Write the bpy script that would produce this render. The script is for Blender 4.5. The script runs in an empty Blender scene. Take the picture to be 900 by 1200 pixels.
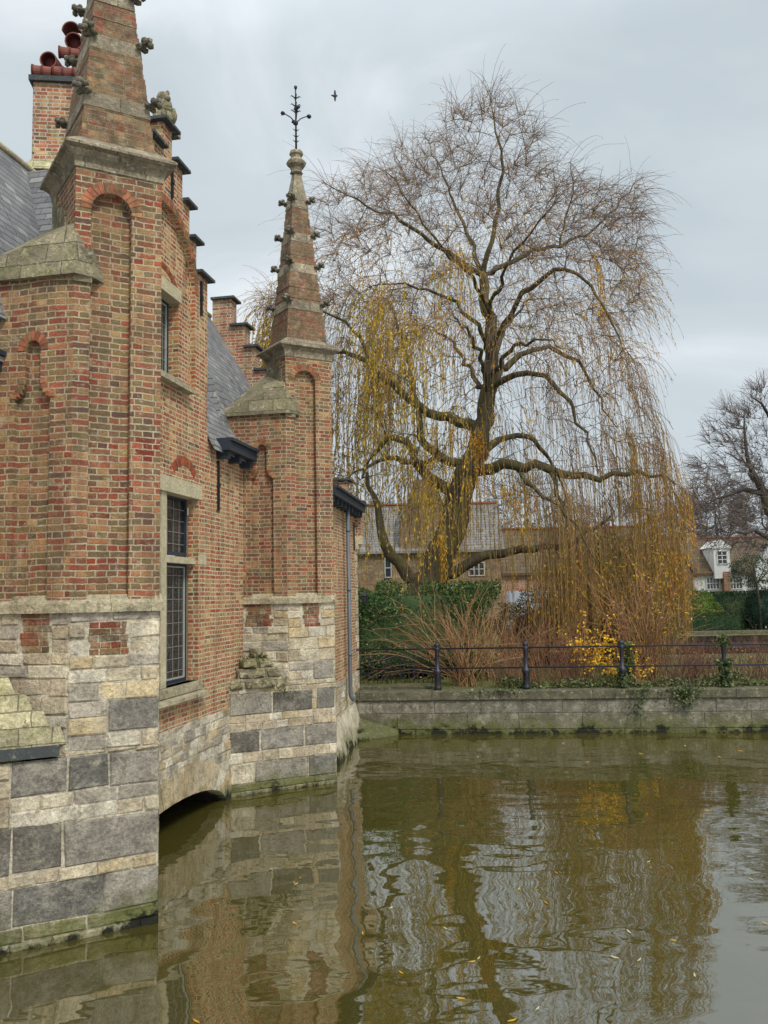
import bpy, bmesh, math, random
import numpy as np
from mathutils import Vector, Matrix
from mathutils.geometry import tessellate_polygon
R = math.radians
random.seed(7); rng = np.random.default_rng(7)
S = bpy.context.scene
COL = S.collection

# ------------------------------------------------------------ camera
HC = 3.2                      # eye height above the water
F = 1000.0                    # focal length in pixels of the 900 x 1200 picture
cam_d = bpy.data.cameras.new('camera'); cam = bpy.data.objects.new('camera', cam_d); COL.objects.link(cam)
cam_d.sensor_fit = 'VERTICAL'; cam_d.sensor_height = 24.0; cam_d.lens = 24.0 * F / 1200
cam_d.clip_start = 0.05; cam_d.clip_end = 900
CM = Matrix.Rotation(R(90 + 5.54), 4, 'X') @ Matrix.Rotation(R(-1.15), 4, 'Z')
cam.matrix_world = Matrix.Translation((0, 0, HC)) @ CM
S.camera = cam

# ------------------------------------------------------------ sky, sun, exposure
W = bpy.data.worlds.new('World'); S.world = W; W.use_nodes = True
nt = W.node_tree; nt.nodes.clear()
def N(t, kind, **kw):
    n = t.nodes.new(kind)
    for k, v in kw.items():
        if k.startswith('i_'):
            n.inputs[k[2:].replace('_', ' ')].default_value = v
        else: setattr(n, k, v)
    return n
SUN_EL, SUN_AZ = 48, 150      # degrees, azimuth clockwise from +Y (behind the camera, to the right)
out = N(nt, 'ShaderNodeOutputWorld'); bg = N(nt, 'ShaderNodeBackground')
sky = N(nt, 'ShaderNodeTexSky', sky_type='NISHITA', sun_disc=False, sun_elevation=R(SUN_EL), sun_rotation=R(SUN_AZ), altitude=0, air_density=1.0, dust_density=3.0)
tc = N(nt, 'ShaderNodeTexCoord')
sep = N(nt, 'ShaderNodeSeparateXYZ'); nt.links.new(tc.outputs['Generated'], sep.inputs[0])
mp = N(nt, 'ShaderNodeMapping'); mp.inputs['Scale'].default_value = (1.0, 1.0, 1.7); mp.inputs['Rotation'].default_value = (0.15, 0.5, 0.2)
nt.links.new(tc.outputs['Generated'], mp.inputs[0])
n1 = N(nt, 'ShaderNodeTexNoise', i_Scale=2.6, i_Detail=8.0, i_Roughness=0.5, i_Distortion=0.5); nt.links.new(mp.outputs[0], n1.inputs['Vector'])
cr = N(nt, 'ShaderNodeValToRGB'); nt.links.new(n1.outputs[0], cr.inputs[0])
cr.color_ramp.elements[0].position = 0.38; cr.color_ramp.elements[0].color = (0.47, 0.53, 0.57, 1)
cr.color_ramp.elements[1].position = 0.64; cr.color_ramp.elements[1].color = (0.68, 0.73, 0.76, 1)
e = cr.color_ramp.elements.new(0.52); e.color = (0.53, 0.59, 0.63, 1)
# an overcast sky is brighter overhead than low down
el = N(nt, 'ShaderNodeMapRange', i_From_Min=0.55, i_From_Max=1.0, i_To_Min=1.0, i_To_Max=2.3); nt.links.new(sep.outputs['Z'], el.inputs[0])
bk = N(nt, 'ShaderNodeMapRange', i_From_Min=0.1, i_From_Max=-0.9, i_To_Min=1.0, i_To_Max=1.7); nt.links.new(sep.outputs['Y'], bk.inputs[0])
m1 = N(nt, 'ShaderNodeMath', operation='MULTIPLY'); nt.links.new(el.outputs[0], m1.inputs[0]); nt.links.new(bk.outputs[0], m1.inputs[1])
vs = N(nt, 'ShaderNodeVectorMath', operation='SCALE'); nt.links.new(cr.outputs[0], vs.inputs[0]); nt.links.new(m1.outputs[0], vs.inputs['Scale'])
SKY_STR = 0.1
v2 = N(nt, 'ShaderNodeVectorMath', operation='SCALE'); v2.inputs['Scale'].default_value = 1.0 / SKY_STR; nt.links.new(vs.outputs[0], v2.inputs[0])
mx = N(nt, 'ShaderNodeMix', data_type='RGBA'); mx.inputs[0].default_value = 0.95
nt.links.new(sky.outputs[0], mx.inputs[6]); nt.links.new(v2.outputs[0], mx.inputs[7])
nt.links.new(mx.outputs[2], bg.inputs[0]); bg.inputs[1].default_value = SKY_STR
nt.links.new(bg.outputs[0], out.inputs[0])
sd = bpy.data.lights.new('sun', 'SUN'); sd.energy = 2.4; sd.angle = R(14); sd.color = (1.0, 0.955, 0.89)
sun = bpy.data.objects.new('sun', sd); COL.objects.link(sun)
az = R(SUN_AZ); dv = Vector((math.sin(az) * math.cos(R(SUN_EL)), math.cos(az) * math.cos(R(SUN_EL)), math.sin(R(SUN_EL))))
sun.rotation_euler = dv.to_track_quat('Z', 'Y').to_euler()
S.view_settings.view_transform = 'Standard'; S.view_settings.look = 'None'; S.view_settings.exposure = 0.3; S.view_settings.gamma = 1
S.view_settings.use_curve_mapping = False
S.cycles.max_bounces = 6; S.cycles.transparent_max_bounces = 6

# ------------------------------------------------------------ pixel -> world helpers (used to measure the place)
def ray(px, py):
    d = CM.to_3x3() @ Vector(((px - 450) / F, (600 - py) / F, -1.0)); return d
def at_Y(px, py, Y):
    d = ray(px, py); k = Y / d.y; return Vector((d.x * k, Y, HC + d.z * k))
def at_z(px, py, z):
    d = ray(px, py); k = (z - HC) / d.z; return Vector((d.x * k, d.y * k, z))
class Fr:
    """vertical plane: origin o, tangent t; outward normal n = t x up"""
    def __init__(s, o, t):
        s.o = Vector((o[0], o[1])); s.t = Vector((t[0], t[1])).normalized(); s.n = Vector((s.t.y, -s.t.x))
    def P(s, a, z, out=0.0):
        p = s.o + s.t * a + s.n * out; return Vector((p.x, p.y, z))
    def hit(s, px, py, out=0.0):
        d = ray(px, py); o2 = s.o + s.n * out
        k = (o2.dot(s.n)) / (d.x * s.n.x + d.y * s.n.y)
        p = Vector((d.x * k, d.y * k)) - o2
        return p.dot(s.t), HC + d.z * k
    def sY(s, Y): return (Y * 1.045 - s.o.y) / s.t.y
    def spx(s, px, z=3.2):
        py = 700
        for _ in range(4):
            a, zz = s.hit(px, py)
            py -= (z - zz) * 60
        return s.hit(px, py)[0]

# ------------------------------------------------------------ mesh building
class MB:
    def __init__(s): s.v = []; s.f = []; s.m = []; s.c = []; s.sm = []
    def face(s, pts, mat=0, tint=(1, 1, 1), smooth=False):
        b = len(s.v); s.v += [tuple(p) for p in pts]; s.f.append(tuple(range(b, b + len(pts)))); s.m.append(mat); s.c.append(tint); s.sm.append(smooth)
    def mesh(s, verts, faces, mat=0, tint=(1, 1, 1), smooth=False):
        b = len(s.v); s.v += [tuple(p) for p in verts]
        for f in faces: s.f.append(tuple(b + i for i in f)); s.m.append(mat); s.c.append(tint); s.sm.append(smooth)
    def hexa(s, p, mat=0, tint=(1, 1, 1)):   # p: 4 bottom ccw from above, 4 top
        s.mesh(p, [(3, 2, 1, 0), (4, 5, 6, 7), (0, 1, 5, 4), (1, 2, 6, 5), (2, 3, 7, 6), (3, 0, 4, 7)], mat, tint)
    def box(s, fr, a0, a1, z0, z1, o0, o1, mat=0, tint=(1, 1, 1), dz=0.0):
        """dz lowers the outer top edge (a weathered slope)"""
        s.hexa([fr.P(a0, z0, o1), fr.P(a1, z0, o1), fr.P(a1, z0, o0), fr.P(a0, z0, o0),
                fr.P(a0, z1 - dz, o1), fr.P(a1, z1 - dz, o1), fr.P(a1, z1, o0), fr.P(a0, z1, o0)], mat, tint)
    def block(s, fr, a0, a1, z0, z1, o0, o1, b=0.008, mat=0, tint=(1, 1, 1), j=0.004):
        """a dressed stone: chamfered, slightly irregular front"""
        r = lambda: random.uniform(-j, j)
        back = [(a0, z0), (a1, z0), (a1, z1), (a0, z1)]
        back = [(x + r(), z + r()) for x, z in back]
        fro = [(back[0][0] + b, back[0][1] + b), (back[1][0] - b, back[1][1] + b), (back[2][0] - b, back[2][1] - b), (back[3][0] + b, back[3][1] - b)]
        V = [fr.P(x, z, o0) for x, z in back] + [fr.P(x, z, o1 - b * 0.8) for x, z in back] + [fr.P(x, z, o1 + r()) for x, z in fro]
        s.mesh(V, [(0, 1, 5, 4), (1, 2, 6, 5), (2, 3, 7, 6), (3, 0, 4, 7), (4, 5, 9, 8), (5, 6, 10, 9), (6, 7, 11, 10), (7, 4, 8, 11), (8, 9, 10, 11)], mat, tint)
    def panel(s, fr, outer, holes=(), out=0.0, mat=0, tint=(1, 1, 1)):
        loops = [[Vector((x, z, 0)) for x, z in outer]] + [[Vector((x, z, 0)) for x, z in h] for h in holes]
        flat = [p for l in loops for p in l]
        for tri in tessellate_polygon(loops):
            a, b, c = [flat[i] for i in tri]
            if (b - a).cross(c - a).z < 0: b, c = c, b
            if abs((b - a).cross(c - a).z) < 1e-9: continue
            s.face([fr.P(q.x, q.y, out) for q in (a, b, c)], mat, tint)
    def reveal(s, fr, loop, o0, o1, mat=0, tint=(1, 1, 1), closed=True):
        n = len(loop)
        for i in range(n if closed else n - 1):
            a, b = loop[i], loop[(i + 1) % n]
            s.face([fr.P(a[0], a[1], o0), fr.P(b[0], b[1], o0), fr.P(b[0], b[1], o1), fr.P(a[0], a[1], o1)], mat, tint)
    def hull(s, pts, mat=0, tint=(1, 1, 1)):
        bm = bmesh.new(); vs = [bm.verts.new(p) for p in pts]
        r = bmesh.ops.convex_hull(bm, input=vs); bm.normal_update()
        bmesh.ops.dissolve_limit(bm, angle_limit=0.02, verts=bm.verts, edges=bm.edges)
        bm.verts.index_update()
        s.mesh([v.co.copy() for v in bm.verts], [[v.index for v in f.verts] for f in bm.faces], mat, tint); bm.free()
    def tube(s, pts, rad, k=6, mat=0, tint=(1, 1, 1), smooth=True, cap=True):
        pts = [Vector(p) for p in pts]; n = len(pts)
        if not hasattr(rad, '__len__'): rad = [rad] * n
        rings = []; up = None
        for i in range(n):
            d = (pts[min(i + 1, n - 1)] - pts[max(i - 1, 0)]).normalized()
            if up is None: up = Vector((0, 0, 1)) if abs(d.z) < .9 else Vector((1, 0, 0))
            x = d.cross(up)
            if x.length < 1e-4: x = d.cross(Vector((0.3, 1, 0.2)))
            x.normalize(); y = x.cross(d).normalized(); up = y
            rings.append([pts[i] + (x * math.cos(q) + y * math.sin(q)) * rad[i] for q in [2 * math.pi * j / k for j in range(k)]])
        V = [p for r in rings for p in r]; Fs = []
        for i in range(n - 1):
            for j in range(k):
                a, b = i * k + j, i * k + (j + 1) % k
                Fs.append((a, b, b + k, a + k))
        if cap: Fs.append(tuple(range(k))[::-1]); Fs.append(tuple((n - 1) * k + j for j in range(k)))
        s.mesh(V, Fs, mat, tint, smooth)
    def lathe(s, c, prof, k=16, mat=0, tint=(1, 1, 1), smooth=True):
        V = [(c[0] + r * math.cos(2 * math.pi * j / k), c[1] + r * math.sin(2 * math.pi * j / k), c[2] + z) for r, z in prof for j in range(k)]
        Fs = []
        for i in range(len(prof) - 1):
            for j in range(k):
                a, b = i * k + j, i * k + (j + 1) % k; Fs.append((a, b, b + k, a + k))
        Fs.append(tuple(range(k))[::-1]); Fs.append(tuple((len(prof) - 1) * k + j for j in range(k)))
        s.mesh(V, Fs, mat, tint, smooth)
    def blob(s, c, r, mat=0, tint=(1, 1, 1), jit=0.15, sub=1):
        bm = bmesh.new(); bmesh.ops.create_icosphere(bm, subdivisions=sub, radius=1)
        V = [(c[0] + v.co.x * r[0] * (1 + random.uniform(-jit, jit)), c[1] + v.co.y * r[1] * (1 + random.uniform(-jit, jit)), c[2] + v.co.z * r[2] * (1 + random.uniform(-jit, jit))) for v in bm.verts]
        s.mesh(V, [[v.index for v in f.verts] for f in bm.faces], mat, tint, True); bm.free()
    def build(s, name, mats, parent=None, origin=None):
        me = bpy.data.meshes.new(name)
        o = Vector(origin) if origin is not None else None
        vv = s.v if o is None else [(x - o.x, y - o.y, z - o.z) for x, y, z in s.v]
        me.from_pydata(vv, [], s.f)
        if not isinstance(mats, (list, tuple)): mats = [mats]
        for m in mats: me.materials.append(m)
        me.uv_layers.new(name='UVMap'); me.color_attributes.new('tint', 'FLOAT_COLOR', 'CORNER')
        uv = me.uv_layers['UVMap']; ca = me.color_attributes['tint']
        uvd = np.zeros((len(me.loops), 2), 'f'); cd = np.ones((len(me.loops), 4), 'f')
        for pi, p in enumerate(me.polygons):
            p.material_index = s.m[pi]; p.use_smooth = s.sm[pi]
            n = p.normal
            if abs(n.z) > 0.985: t = Vector((1, 0, 0)); b = Vector((0, 1, 0))
            else:
                t = Vector((-n.y, n.x, 0)).normalized(); b = n.cross(t)
                if b.z < 0: b = -b
            for li in p.loop_indices:
                co = Vector(s.v[me.loops[li].vertex_index])
                uvd[li] = (co.dot(t), co.z if abs(n.z) < 0.25 else co.dot(b)); cd[li, :3] = s.c[pi][:3]
        uv.data.foreach_set('uv', uvd.ravel()); ca.data.foreach_set('color', cd.ravel())
        ob = bpy.data.objects.new(name, me); COL.objects.link(ob)
        if parent is not None:
            ob.parent = parent
            ob.matrix_parent_inverse = Matrix.Identity(4)
            po = Vector(worldloc(parent))
            ob.location = (o if o is not None else Vector((0, 0, 0))) - po
        elif o is not None: ob.location = o
        return ob
def worldloc(o):
    v = Vector((0, 0, 0))
    while o is not None: v += o.location; o = o.parent
    return v
def np_mesh(name, V, Q, mat, parent=None, tint=None):
    """V (n,3), Q (m,4) quads or (m,3)"""
    me = bpy.data.meshes.new(name); k = Q.shape[1]
    me.vertices.add(len(V)); me.vertices.foreach_set('co', np.ascontiguousarray(V, 'f').ravel())
    me.loops.add(Q.size); me.loops.foreach_set('vertex_index', np.ascontiguousarray(Q, 'i').ravel())
    me.polygons.add(len(Q)); me.polygons.foreach_set('loop_start', np.arange(0, Q.size, k, dtype='i'))
    me.update(calc_edges=True); me.validate()
    me.materials.append(mat)
    ca = me.color_attributes.new('tint', 'FLOAT_COLOR', 'POINT')
    c = np.ones((len(V), 4), 'f')
    if tint is not None: c[:, :3] = tint
    ca.data.foreach_set('color', c.ravel())
    ob = bpy.data.objects.new(name, me); COL.objects.link(ob)
    if parent is not None: ob.parent = parent; ob.location = -worldloc(parent)
    return ob
def tag(o, label=None, cat=None, group=None, kind=None):
    if label: o['label'] = label
    if cat: o['category'] = cat
    if group: o['group'] = group
    if kind: o['kind'] = kind
    return o
def empty(name, loc, label, cat, group=None):
    o = bpy.data.objects.new(name, None); COL.objects.link(o); o.location = loc; o.empty_display_size = .3
    return tag(o, label, cat, group)

# ------------------------------------------------------------ materials
def srgb(r, g, b):
    f = lambda c: ((c / 255) / 12.92) if c / 255 < .04045 else (((c / 255) + .055) / 1.055) ** 2.4
    return (f(r), f(g), f(b), 1)
def newmat(name):
    m = bpy.data.materials.new(name); m.use_nodes = True; t = m.node_tree; t.nodes.clear()
    o = N(t, 'ShaderNodeOutputMaterial'); p = N(t, 'ShaderNodeBsdfPrincipled'); t.links.new(p.outputs[0], o.inputs[0])
    p.inputs['Specular IOR Level'].default_value = 0.3
    return m, t, p
def ramp(t, src, stops, interp='LINEAR'):
    r = N(t, 'ShaderNodeValToRGB'); r.color_ramp.interpolation = interp
    el = r.color_ramp.elements
    while len(el) > 1: el.remove(el[-1])
    el[0].position = stops[0][0]; el[0].color = stops[0][1]
    for p, c in stops[1:]:
        q = el.new(p); q.color = c
    t.links.new(src, r.inputs[0]); return r.outputs[0]
def noise(t, vec, scale, detail=4, rough=.55, dist=0):
    n = N(t, 'ShaderNodeTexNoise', i_Scale=scale, i_Detail=detail, i_Roughness=rough, i_Distortion=dist); t.links.new(vec, n.inputs['Vector']); return n
def mix(t, fac, a, b, mode='MIX'):
    m = N(t, 'ShaderNodeMix', data_type='RGBA', blend_type=mode)
    for i, v in ((0, fac), (6, a), (7, b)):
        if hasattr(v, 'links'): t.links.new(v, m.inputs[i])
        else: m.inputs[i].default_value = v
    return m.outputs[2]
def math_(t, op, a, b=0.0, clamp=False):
    m = N(t, 'ShaderNodeMath', operation=op, use_clamp=clamp)
    for i, v in enumerate((a, b)):
        if hasattr(v, 'links'): t.links.new(v, m.inputs[i])
        else: m.inputs[i].default_value = v
    return m.outputs[0]
def g(v): return (v, v, v, 1)
def brick_mat(name, pal, mortar, bw=.21, rh=.066, ms=.008, grime=.35, lichen=0.0, seed=0, sharp=True, bri=1.06):
    m, t, p = newmat(name)
    uv = N(t, 'ShaderNodeUVMap'); tc = N(t, 'ShaderNodeTexCoord'); pos = N(t, 'ShaderNodeNewGeometry').outputs['Position']
    nd = noise(t, pos, 2.2, 3); nd2 = noise(t, pos, 22, 2)
    off = N(t, 'ShaderNodeVectorMath', operation='SUBTRACT'); t.links.new(nd.outputs[1], off.inputs[0]); off.inputs[1].default_value = (.5, .5, .5)
    o1 = N(t, 'ShaderNodeVectorMath', operation='SCALE'); t.links.new(off.outputs[0], o1.inputs[0]); o1.inputs['Scale'].default_value = .045
    off2 = N(t, 'ShaderNodeVectorMath', operation='SUBTRACT'); t.links.new(nd2.outputs[1], off2.inputs[0]); off2.inputs[1].default_value = (.5, .5, .5)
    o2 = N(t, 'ShaderNodeVectorMath', operation='SCALE'); t.links.new(off2.outputs[0], o2.inputs[0]); o2.inputs['Scale'].default_value = .017
    a1 = N(t, 'ShaderNodeVectorMath', operation='ADD'); t.links.new(uv.outputs[0], a1.inputs[0]); t.links.new(o1.outputs[0], a1.inputs[1])
    a2 = N(t, 'ShaderNodeVectorMath', operation='ADD'); t.links.new(a1.outputs[0], a2.inputs[0]); t.links.new(o2.outputs[0], a2.inputs[1])
    a3 = N(t, 'ShaderNodeVectorMath', operation='ADD'); t.links.new(a2.outputs[0], a3.inputs[0]); a3.inputs[1].default_value = (seed * 1.37 + 40, seed * .66 + 40 * rh * 20, 0)
    br = N(t, 'ShaderNodeTexBrick', offset=.25, offset_frequency=2, squash=.5, squash_frequency=2)
    br.inputs['Color1'].default_value = g(0); br.inputs['Color2'].default_value = g(1); br.inputs['Mortar'].default_value = g(0.5)
    br.inputs['Scale'].default_value = 1; br.inputs['Mortar Size'].default_value = ms; br.inputs['Mortar Smooth'].default_value = .25
    br.inputs['Brick Width'].default_value = bw; br.inputs['Row Height'].default_value = rh
    t.links.new(a3.outputs[0], br.inputs['Vector'])
    def mk(shift, dr, k):
        q = []
        for i, c in enumerate(pal):
            c2 = pal[(i * 5 + shift) % len(pal)]; kk_ = k * (1.18, .82, 1.0, 1.22, .74, 1.05, .9)[(i * 3 + shift) % 7]; q.append((i / len(pal), tuple(x * kk_ for x in mixc(c2, dr)) + (1,)))
        return q
    def mixc(c, tow): return tuple(x * .84 + y * .16 for x, y in zip(c[:3], tow[:3]))
    # two walls' worth of tones, one redder and one more tan, taking over from each other in large patches
    nz = ramp(t, noise(t, pos, .9, 3, .6).outputs[0], [(.42, g(0)), (.58, g(1))])
    col = mix(t, nz, ramp(t, br.outputs[0], mk(0, srgb(164, 78, 46), bri), 'CONSTANT'), ramp(t, br.outputs[0], mk(3, srgb(176, 128, 76), bri), 'CONSTANT'))
    fine = noise(t, pos, 55, 4, .7)
    col = mix(t, 1, col, ramp(t, fine.outputs[0], [(.25, g(.6)), (.75, g(1.34))]), 'MULTIPLY')
    worn = noise(t, pos, 17, 5, .72); col = mix(t, math_(t, 'MULTIPLY', ramp(t, worn.outputs[0], [(.56, g(0)), (.66, g(1))]), .55), col, tuple(x * .9 for x in mortar[:3]) + (1,))
    sooty = noise(t, pos, 13, 4, .7); col = mix(t, math_(t, 'MULTIPLY', ramp(t, sooty.outputs[0], [(.58, g(0)), (.7, g(1))]), .45), col, srgb(78, 62, 50))
    big = noise(t, pos, 3.5, 5, .6)
    dirt = ramp(t, big.outputs[0], [(.38, g(1)), (.62, g(0))])
    col = mix(t, math_(t, 'MULTIPLY', dirt, grime), col, mix(t, .5, (.10, .085, .055, 1), (.13, .10, .06, 1)))
    mcol = mix(t, noise(t, pos, 9, 4).outputs[0], mortar, tuple(c * .5 for c in mortar[:3]) + (1,))
    col = mix(t, math_(t, 'MULTIPLY', br.outputs['Fac'], ramp(t, noise(t, pos, 5, 3).outputs[0], [(.3, g(.55)), (.6, g(1))])), col, mcol)
    # rain streaks and lime bloom
    sm = N(t, 'ShaderNodeMapping'); sm.inputs['Scale'].default_value = (1, 1, .16); t.links.new(pos, sm.inputs[0])
    st_ = noise(t, sm.outputs[0], 5.5, 5, .65); col = mix(t, math_(t, 'MULTIPLY', ramp(t, st_.outputs[0], [(.48, g(0)), (.62, g(1))]), .6), col, mix(t, .5, srgb(70, 56, 44), col))
    lb = noise(t, pos, 2.4, 7, .72, .5); col = mix(t, math_(t, 'MULTIPLY', ramp(t, lb.outputs[0], [(.58, g(0)), (.7, g(1))]), .5), col, srgb(196, 180, 150))
    if lichen > 0:
        ln = noise(t, pos, 14, 6, .75)
        lf = ramp(t, ln.outputs[0], [(.5, g(0)), (.62, g(1))])
        col = mix(t, math_(t, 'MULTIPLY', lf, lichen), col, srgb(140, 134, 112))
        ln2 = noise(t, pos, 6, 6, .7)
        col = mix(t, math_(t, 'MULTIPLY', ramp(t, ln2.outputs[0], [(.5, g(0)), (.66, g(1))]), lichen), col, srgb(66, 62, 48))
    t.links.new(col, p.inputs['Base Color']); p.inputs['Roughness'].default_value = .9
    h = math_(t, 'ADD', math_(t, 'MULTIPLY', br.outputs['Fac'], -1.0), math_(t, 'MULTIPLY', fine.outputs[0], .9))
    h = math_(t, 'ADD', h, math_(t, 'MULTIPLY', br.outputs[0], .35))
    b = N(t, 'ShaderNodeBump', i_Strength=1.0, i_Distance=.026); t.links.new(h, b.inputs['Height']); t.links.new(b.outputs[0], p.inputs['Normal'])
    return m
PAL_FACADE = [srgb(172, 92, 62), srgb(190, 124, 80), srgb(154, 62, 44), srgb(192, 158, 104), srgb(182, 104, 66), srgb(122, 116, 74), srgb(200, 140, 90), srgb(158, 84, 58), srgb(100, 80, 64), srgb(186, 148, 92), srgb(176, 76, 50)]
PAL_TOWER = [srgb(156, 84, 60), srgb(176, 122, 82), srgb(140, 54, 42), srgb(170, 144, 94), srgb(146, 100, 72), srgb(108, 104, 68), srgb(178, 130, 88), srgb(122, 88, 66), srgb(84, 68, 62), srgb(166, 138, 84), srgb(158, 66, 48), srgb(132, 114, 76), srgb(92, 92, 64), srgb(150, 80, 58)]
PAL_SPIRE = [srgb(136, 84, 60), srgb(146, 112, 76), srgb(120, 100, 64), srgb(104, 66, 52), srgb(154, 76, 56), srgb(94, 84, 60), srgb(156, 122, 82), srgb(140, 72, 54)]
M_FAC = brick_mat('brick facade', PAL_FACADE, srgb(224, 208, 172), grime=.25, ms=.012, seed=1)
M_TOW = brick_mat('brick turret', PAL_TOWER, srgb(200, 184, 152), bw=.215, rh=.066, ms=.009, bri=.96, grime=.4, seed=2)
M_SPI = brick_mat('brick spire weathered', PAL_SPIRE, srgb(160, 146, 118), bw=.2, rh=.064, ms=.006, grime=.6, lichen=.6, seed=3)
M_CHI = brick_mat('brick chimney', PAL_FACADE, srgb(205, 195, 175), bw=.2, rh=.066, ms=.012, grime=.35, seed=5)

def stone_mat(name, col=None, var=.46, bump=1.0, moss=0.0, scale=1.0, rough=.88, waterline=False, lichen=.3, joints=None):
    m, t, p = newmat(name); pos = N(t, 'ShaderNodeNewGeometry').outputs['Position']
    if col is None:
        a = N(t, 'ShaderNodeAttribute', attribute_name='tint'); c = a.outputs['Color']
    else: c = mix(t, 0.0, col, col)
    n1 = noise(t, pos, 4 * scale, 6, .65); n2 = noise(t, pos, 28 * scale, 5, .7); n3 = noise(t, pos, 90 * scale, 3, .7)
    c = mix(t, 1, c, ramp(t, n1.outputs[0], [(.3, g(1 - var)), (.7, g(1 + var * .6))]), 'MULTIPLY')
    c = mix(t, 1, c, ramp(t, n2.outputs[0], [(.3, g(1 - var)), (.7, g(1 + var * .7))]), 'MULTIPLY')
    c = mix(t, 1, c, ramp(t, n3.outputs[0], [(.3, g(.82)), (.7, g(1.16))]), 'MULTIPLY')
    if lichen > 0:
        l = noise(t, pos, 9, 7, .72, .4)
        c = mix(t, math_(t, 'MULTIPLY', ramp(t, l.outputs[0], [(.56, g(0)), (.64, g(1))]), lichen), c, srgb(186, 180, 152))
        l2 = noise(t, pos, 5.3, 7, .75, .2)
        c = mix(t, math_(t, 'MULTIPLY', ramp(t, l2.outputs[0], [(.57, g(0)), (.66, g(1))]), lichen), c, srgb(74, 70, 56))
    if moss > 0:
        l = noise(t, pos, 5, 6, .7)
        c = mix(t, math_(t, 'MULTIPLY', ramp(t, l.outputs[0], [(.46, g(0)), (.6, g(1))]), moss), c, srgb(112, 118, 40))
    if waterline:
        wv = noise(t, pos, 4.1, 8, .80, .0)
        c = mix(t, math_(t, 'MULTIPLY', ramp(t, wv.outputs[0], [(.50, g(0)), (.66, g(1))]), .42), c, srgb(196, 188, 166))
        dk = noise(t, pos, 9.3, 8, .82, .0)
        c = mix(t, math_(t, 'MULTIPLY', ramp(t, dk.outputs[0], [(.56, g(0)), (.63, g(1))]), .5), c, srgb(74, 68, 56))
        sp = N(t, 'ShaderNodeSeparateXYZ'); t.links.new(pos, sp.inputs[0])
        zz = math_(t, 'ADD', sp.outputs['Z'], math_(t, 'MULTIPLY', math_(t, 'SUBTRACT', noise(t, pos, 2.2, 6, .7).outputs[0], .5), -1.3))
        c = mix(t, math_(t, 'MULTIPLY', ramp(t, zz, [(.10, g(1)), (.40, g(0))]), .75), c, srgb(84, 88, 38))
        c = mix(t, ramp(t, zz, [(.02, g(1)), (.10, g(0))]), c, srgb(30, 30, 20))
    t.links.new(c, p.inputs['Base Color']); p.inputs['Roughness'].default_value = rough
    h = math_(t, 'ADD', math_(t, 'MULTIPLY', n2.outputs[0], 1.0), math_(t, 'MULTIPLY', n3.outputs[0], .35)); h = math_(t, 'ADD', h, math_(t, 'MULTIPLY', n1.outputs[0], 1.5))
    if joints:
        uv = N(t, 'ShaderNodeUVMap').outputs[0]; ad = N(t, 'ShaderNodeVectorMath', operation='ADD'); t.links.new(uv, ad.inputs[0]); ad.inputs[1].default_value = (30.13, joints[1] * 200 + .05, 0)
        wob = N(t, 'ShaderNodeVectorMath', operation='SCALE'); t.links.new(n1.outputs[1], wob.inputs[0]); wob.inputs['Scale'].default_value = .05
        ad2 = N(t, 'ShaderNodeVectorMath', operation='ADD'); t.links.new(ad.outputs[0], ad2.inputs[0]); t.links.new(wob.outputs[0], ad2.inputs[1])
        br = N(t, 'ShaderNodeTexBrick', offset=.4); br.inputs['Color1'].default_value = g(.72); br.inputs['Color2'].default_value = g(1.2); br.inputs['Mortar'].default_value = g(.45)
        br.inputs['Scale'].default_value = 1; br.inputs['Mortar Size'].default_value = .006; br.inputs['Brick Width'].default_value = joints[0]; br.inputs['Row Height'].default_value = joints[1]; t.links.new(ad2.outputs[0], br.inputs['Vector'])
        c = mix(t, 1, c, br.outputs[0], 'MULTIPLY'); t.links.new(c, p.inputs['Base Color']); h = math_(t, 'ADD', h, math_(t, 'MULTIPLY', br.outputs['Fac'], -1.5))
    b = N(t, 'ShaderNodeBump', i_Strength=bump, i_Distance=.03); t.links.new(h, b.inputs['Height']); t.links.new(b.outputs[0], p.inputs['Normal'])
    return m
M_ASH = stone_mat('ashlar', waterline=True, lichen=.3)
M_MORT = stone_mat('old mortar', srgb(196, 186, 162), waterline=True)
M_TRIM = stone_mat('trim stone weathered', srgb(176, 164, 136), moss=.10, lichen=.7)
M_CORN = stone_mat('cornice stone', srgb(146, 134, 112), lichen=.75, var=.4, joints=(.62, .8))
M_WEATH = stone_mat('weathering stone mossy', srgb(138, 128, 104), moss=.25, lichen=.8, var=.4, bump=.9, joints=(.46, .21))
M_MOSSY = stone_mat('mossy yellow stone', srgb(192, 182, 146), moss=.4, lichen=.8, bump=1, joints=(.3, .16))
M_WIN = stone_mat('window stone', srgb(192, 180, 148), lichen=.25, var=.22)
M_QUAY = stone_mat('quay stone', srgb(132, 132, 118), waterline=True, lichen=.45, var=.4)
M_COPE = stone_mat('quay coping', srgb(96, 91, 74), lichen=.4, moss=.1)
M_TUNNEL_SHADE = stone_mat('tunnel stone in painted shade', srgb(44, 40, 34), lichen=.1)  # near black base colour stands in for the shade inside the culvert
M_CAP = stone_mat('dark slab', srgb(62, 66, 66), lichen=.25, var=.2, bump=.3)
M_CROCK = stone_mat('crocket stone', srgb(110, 104, 90), lichen=.7, moss=.1)
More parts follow.
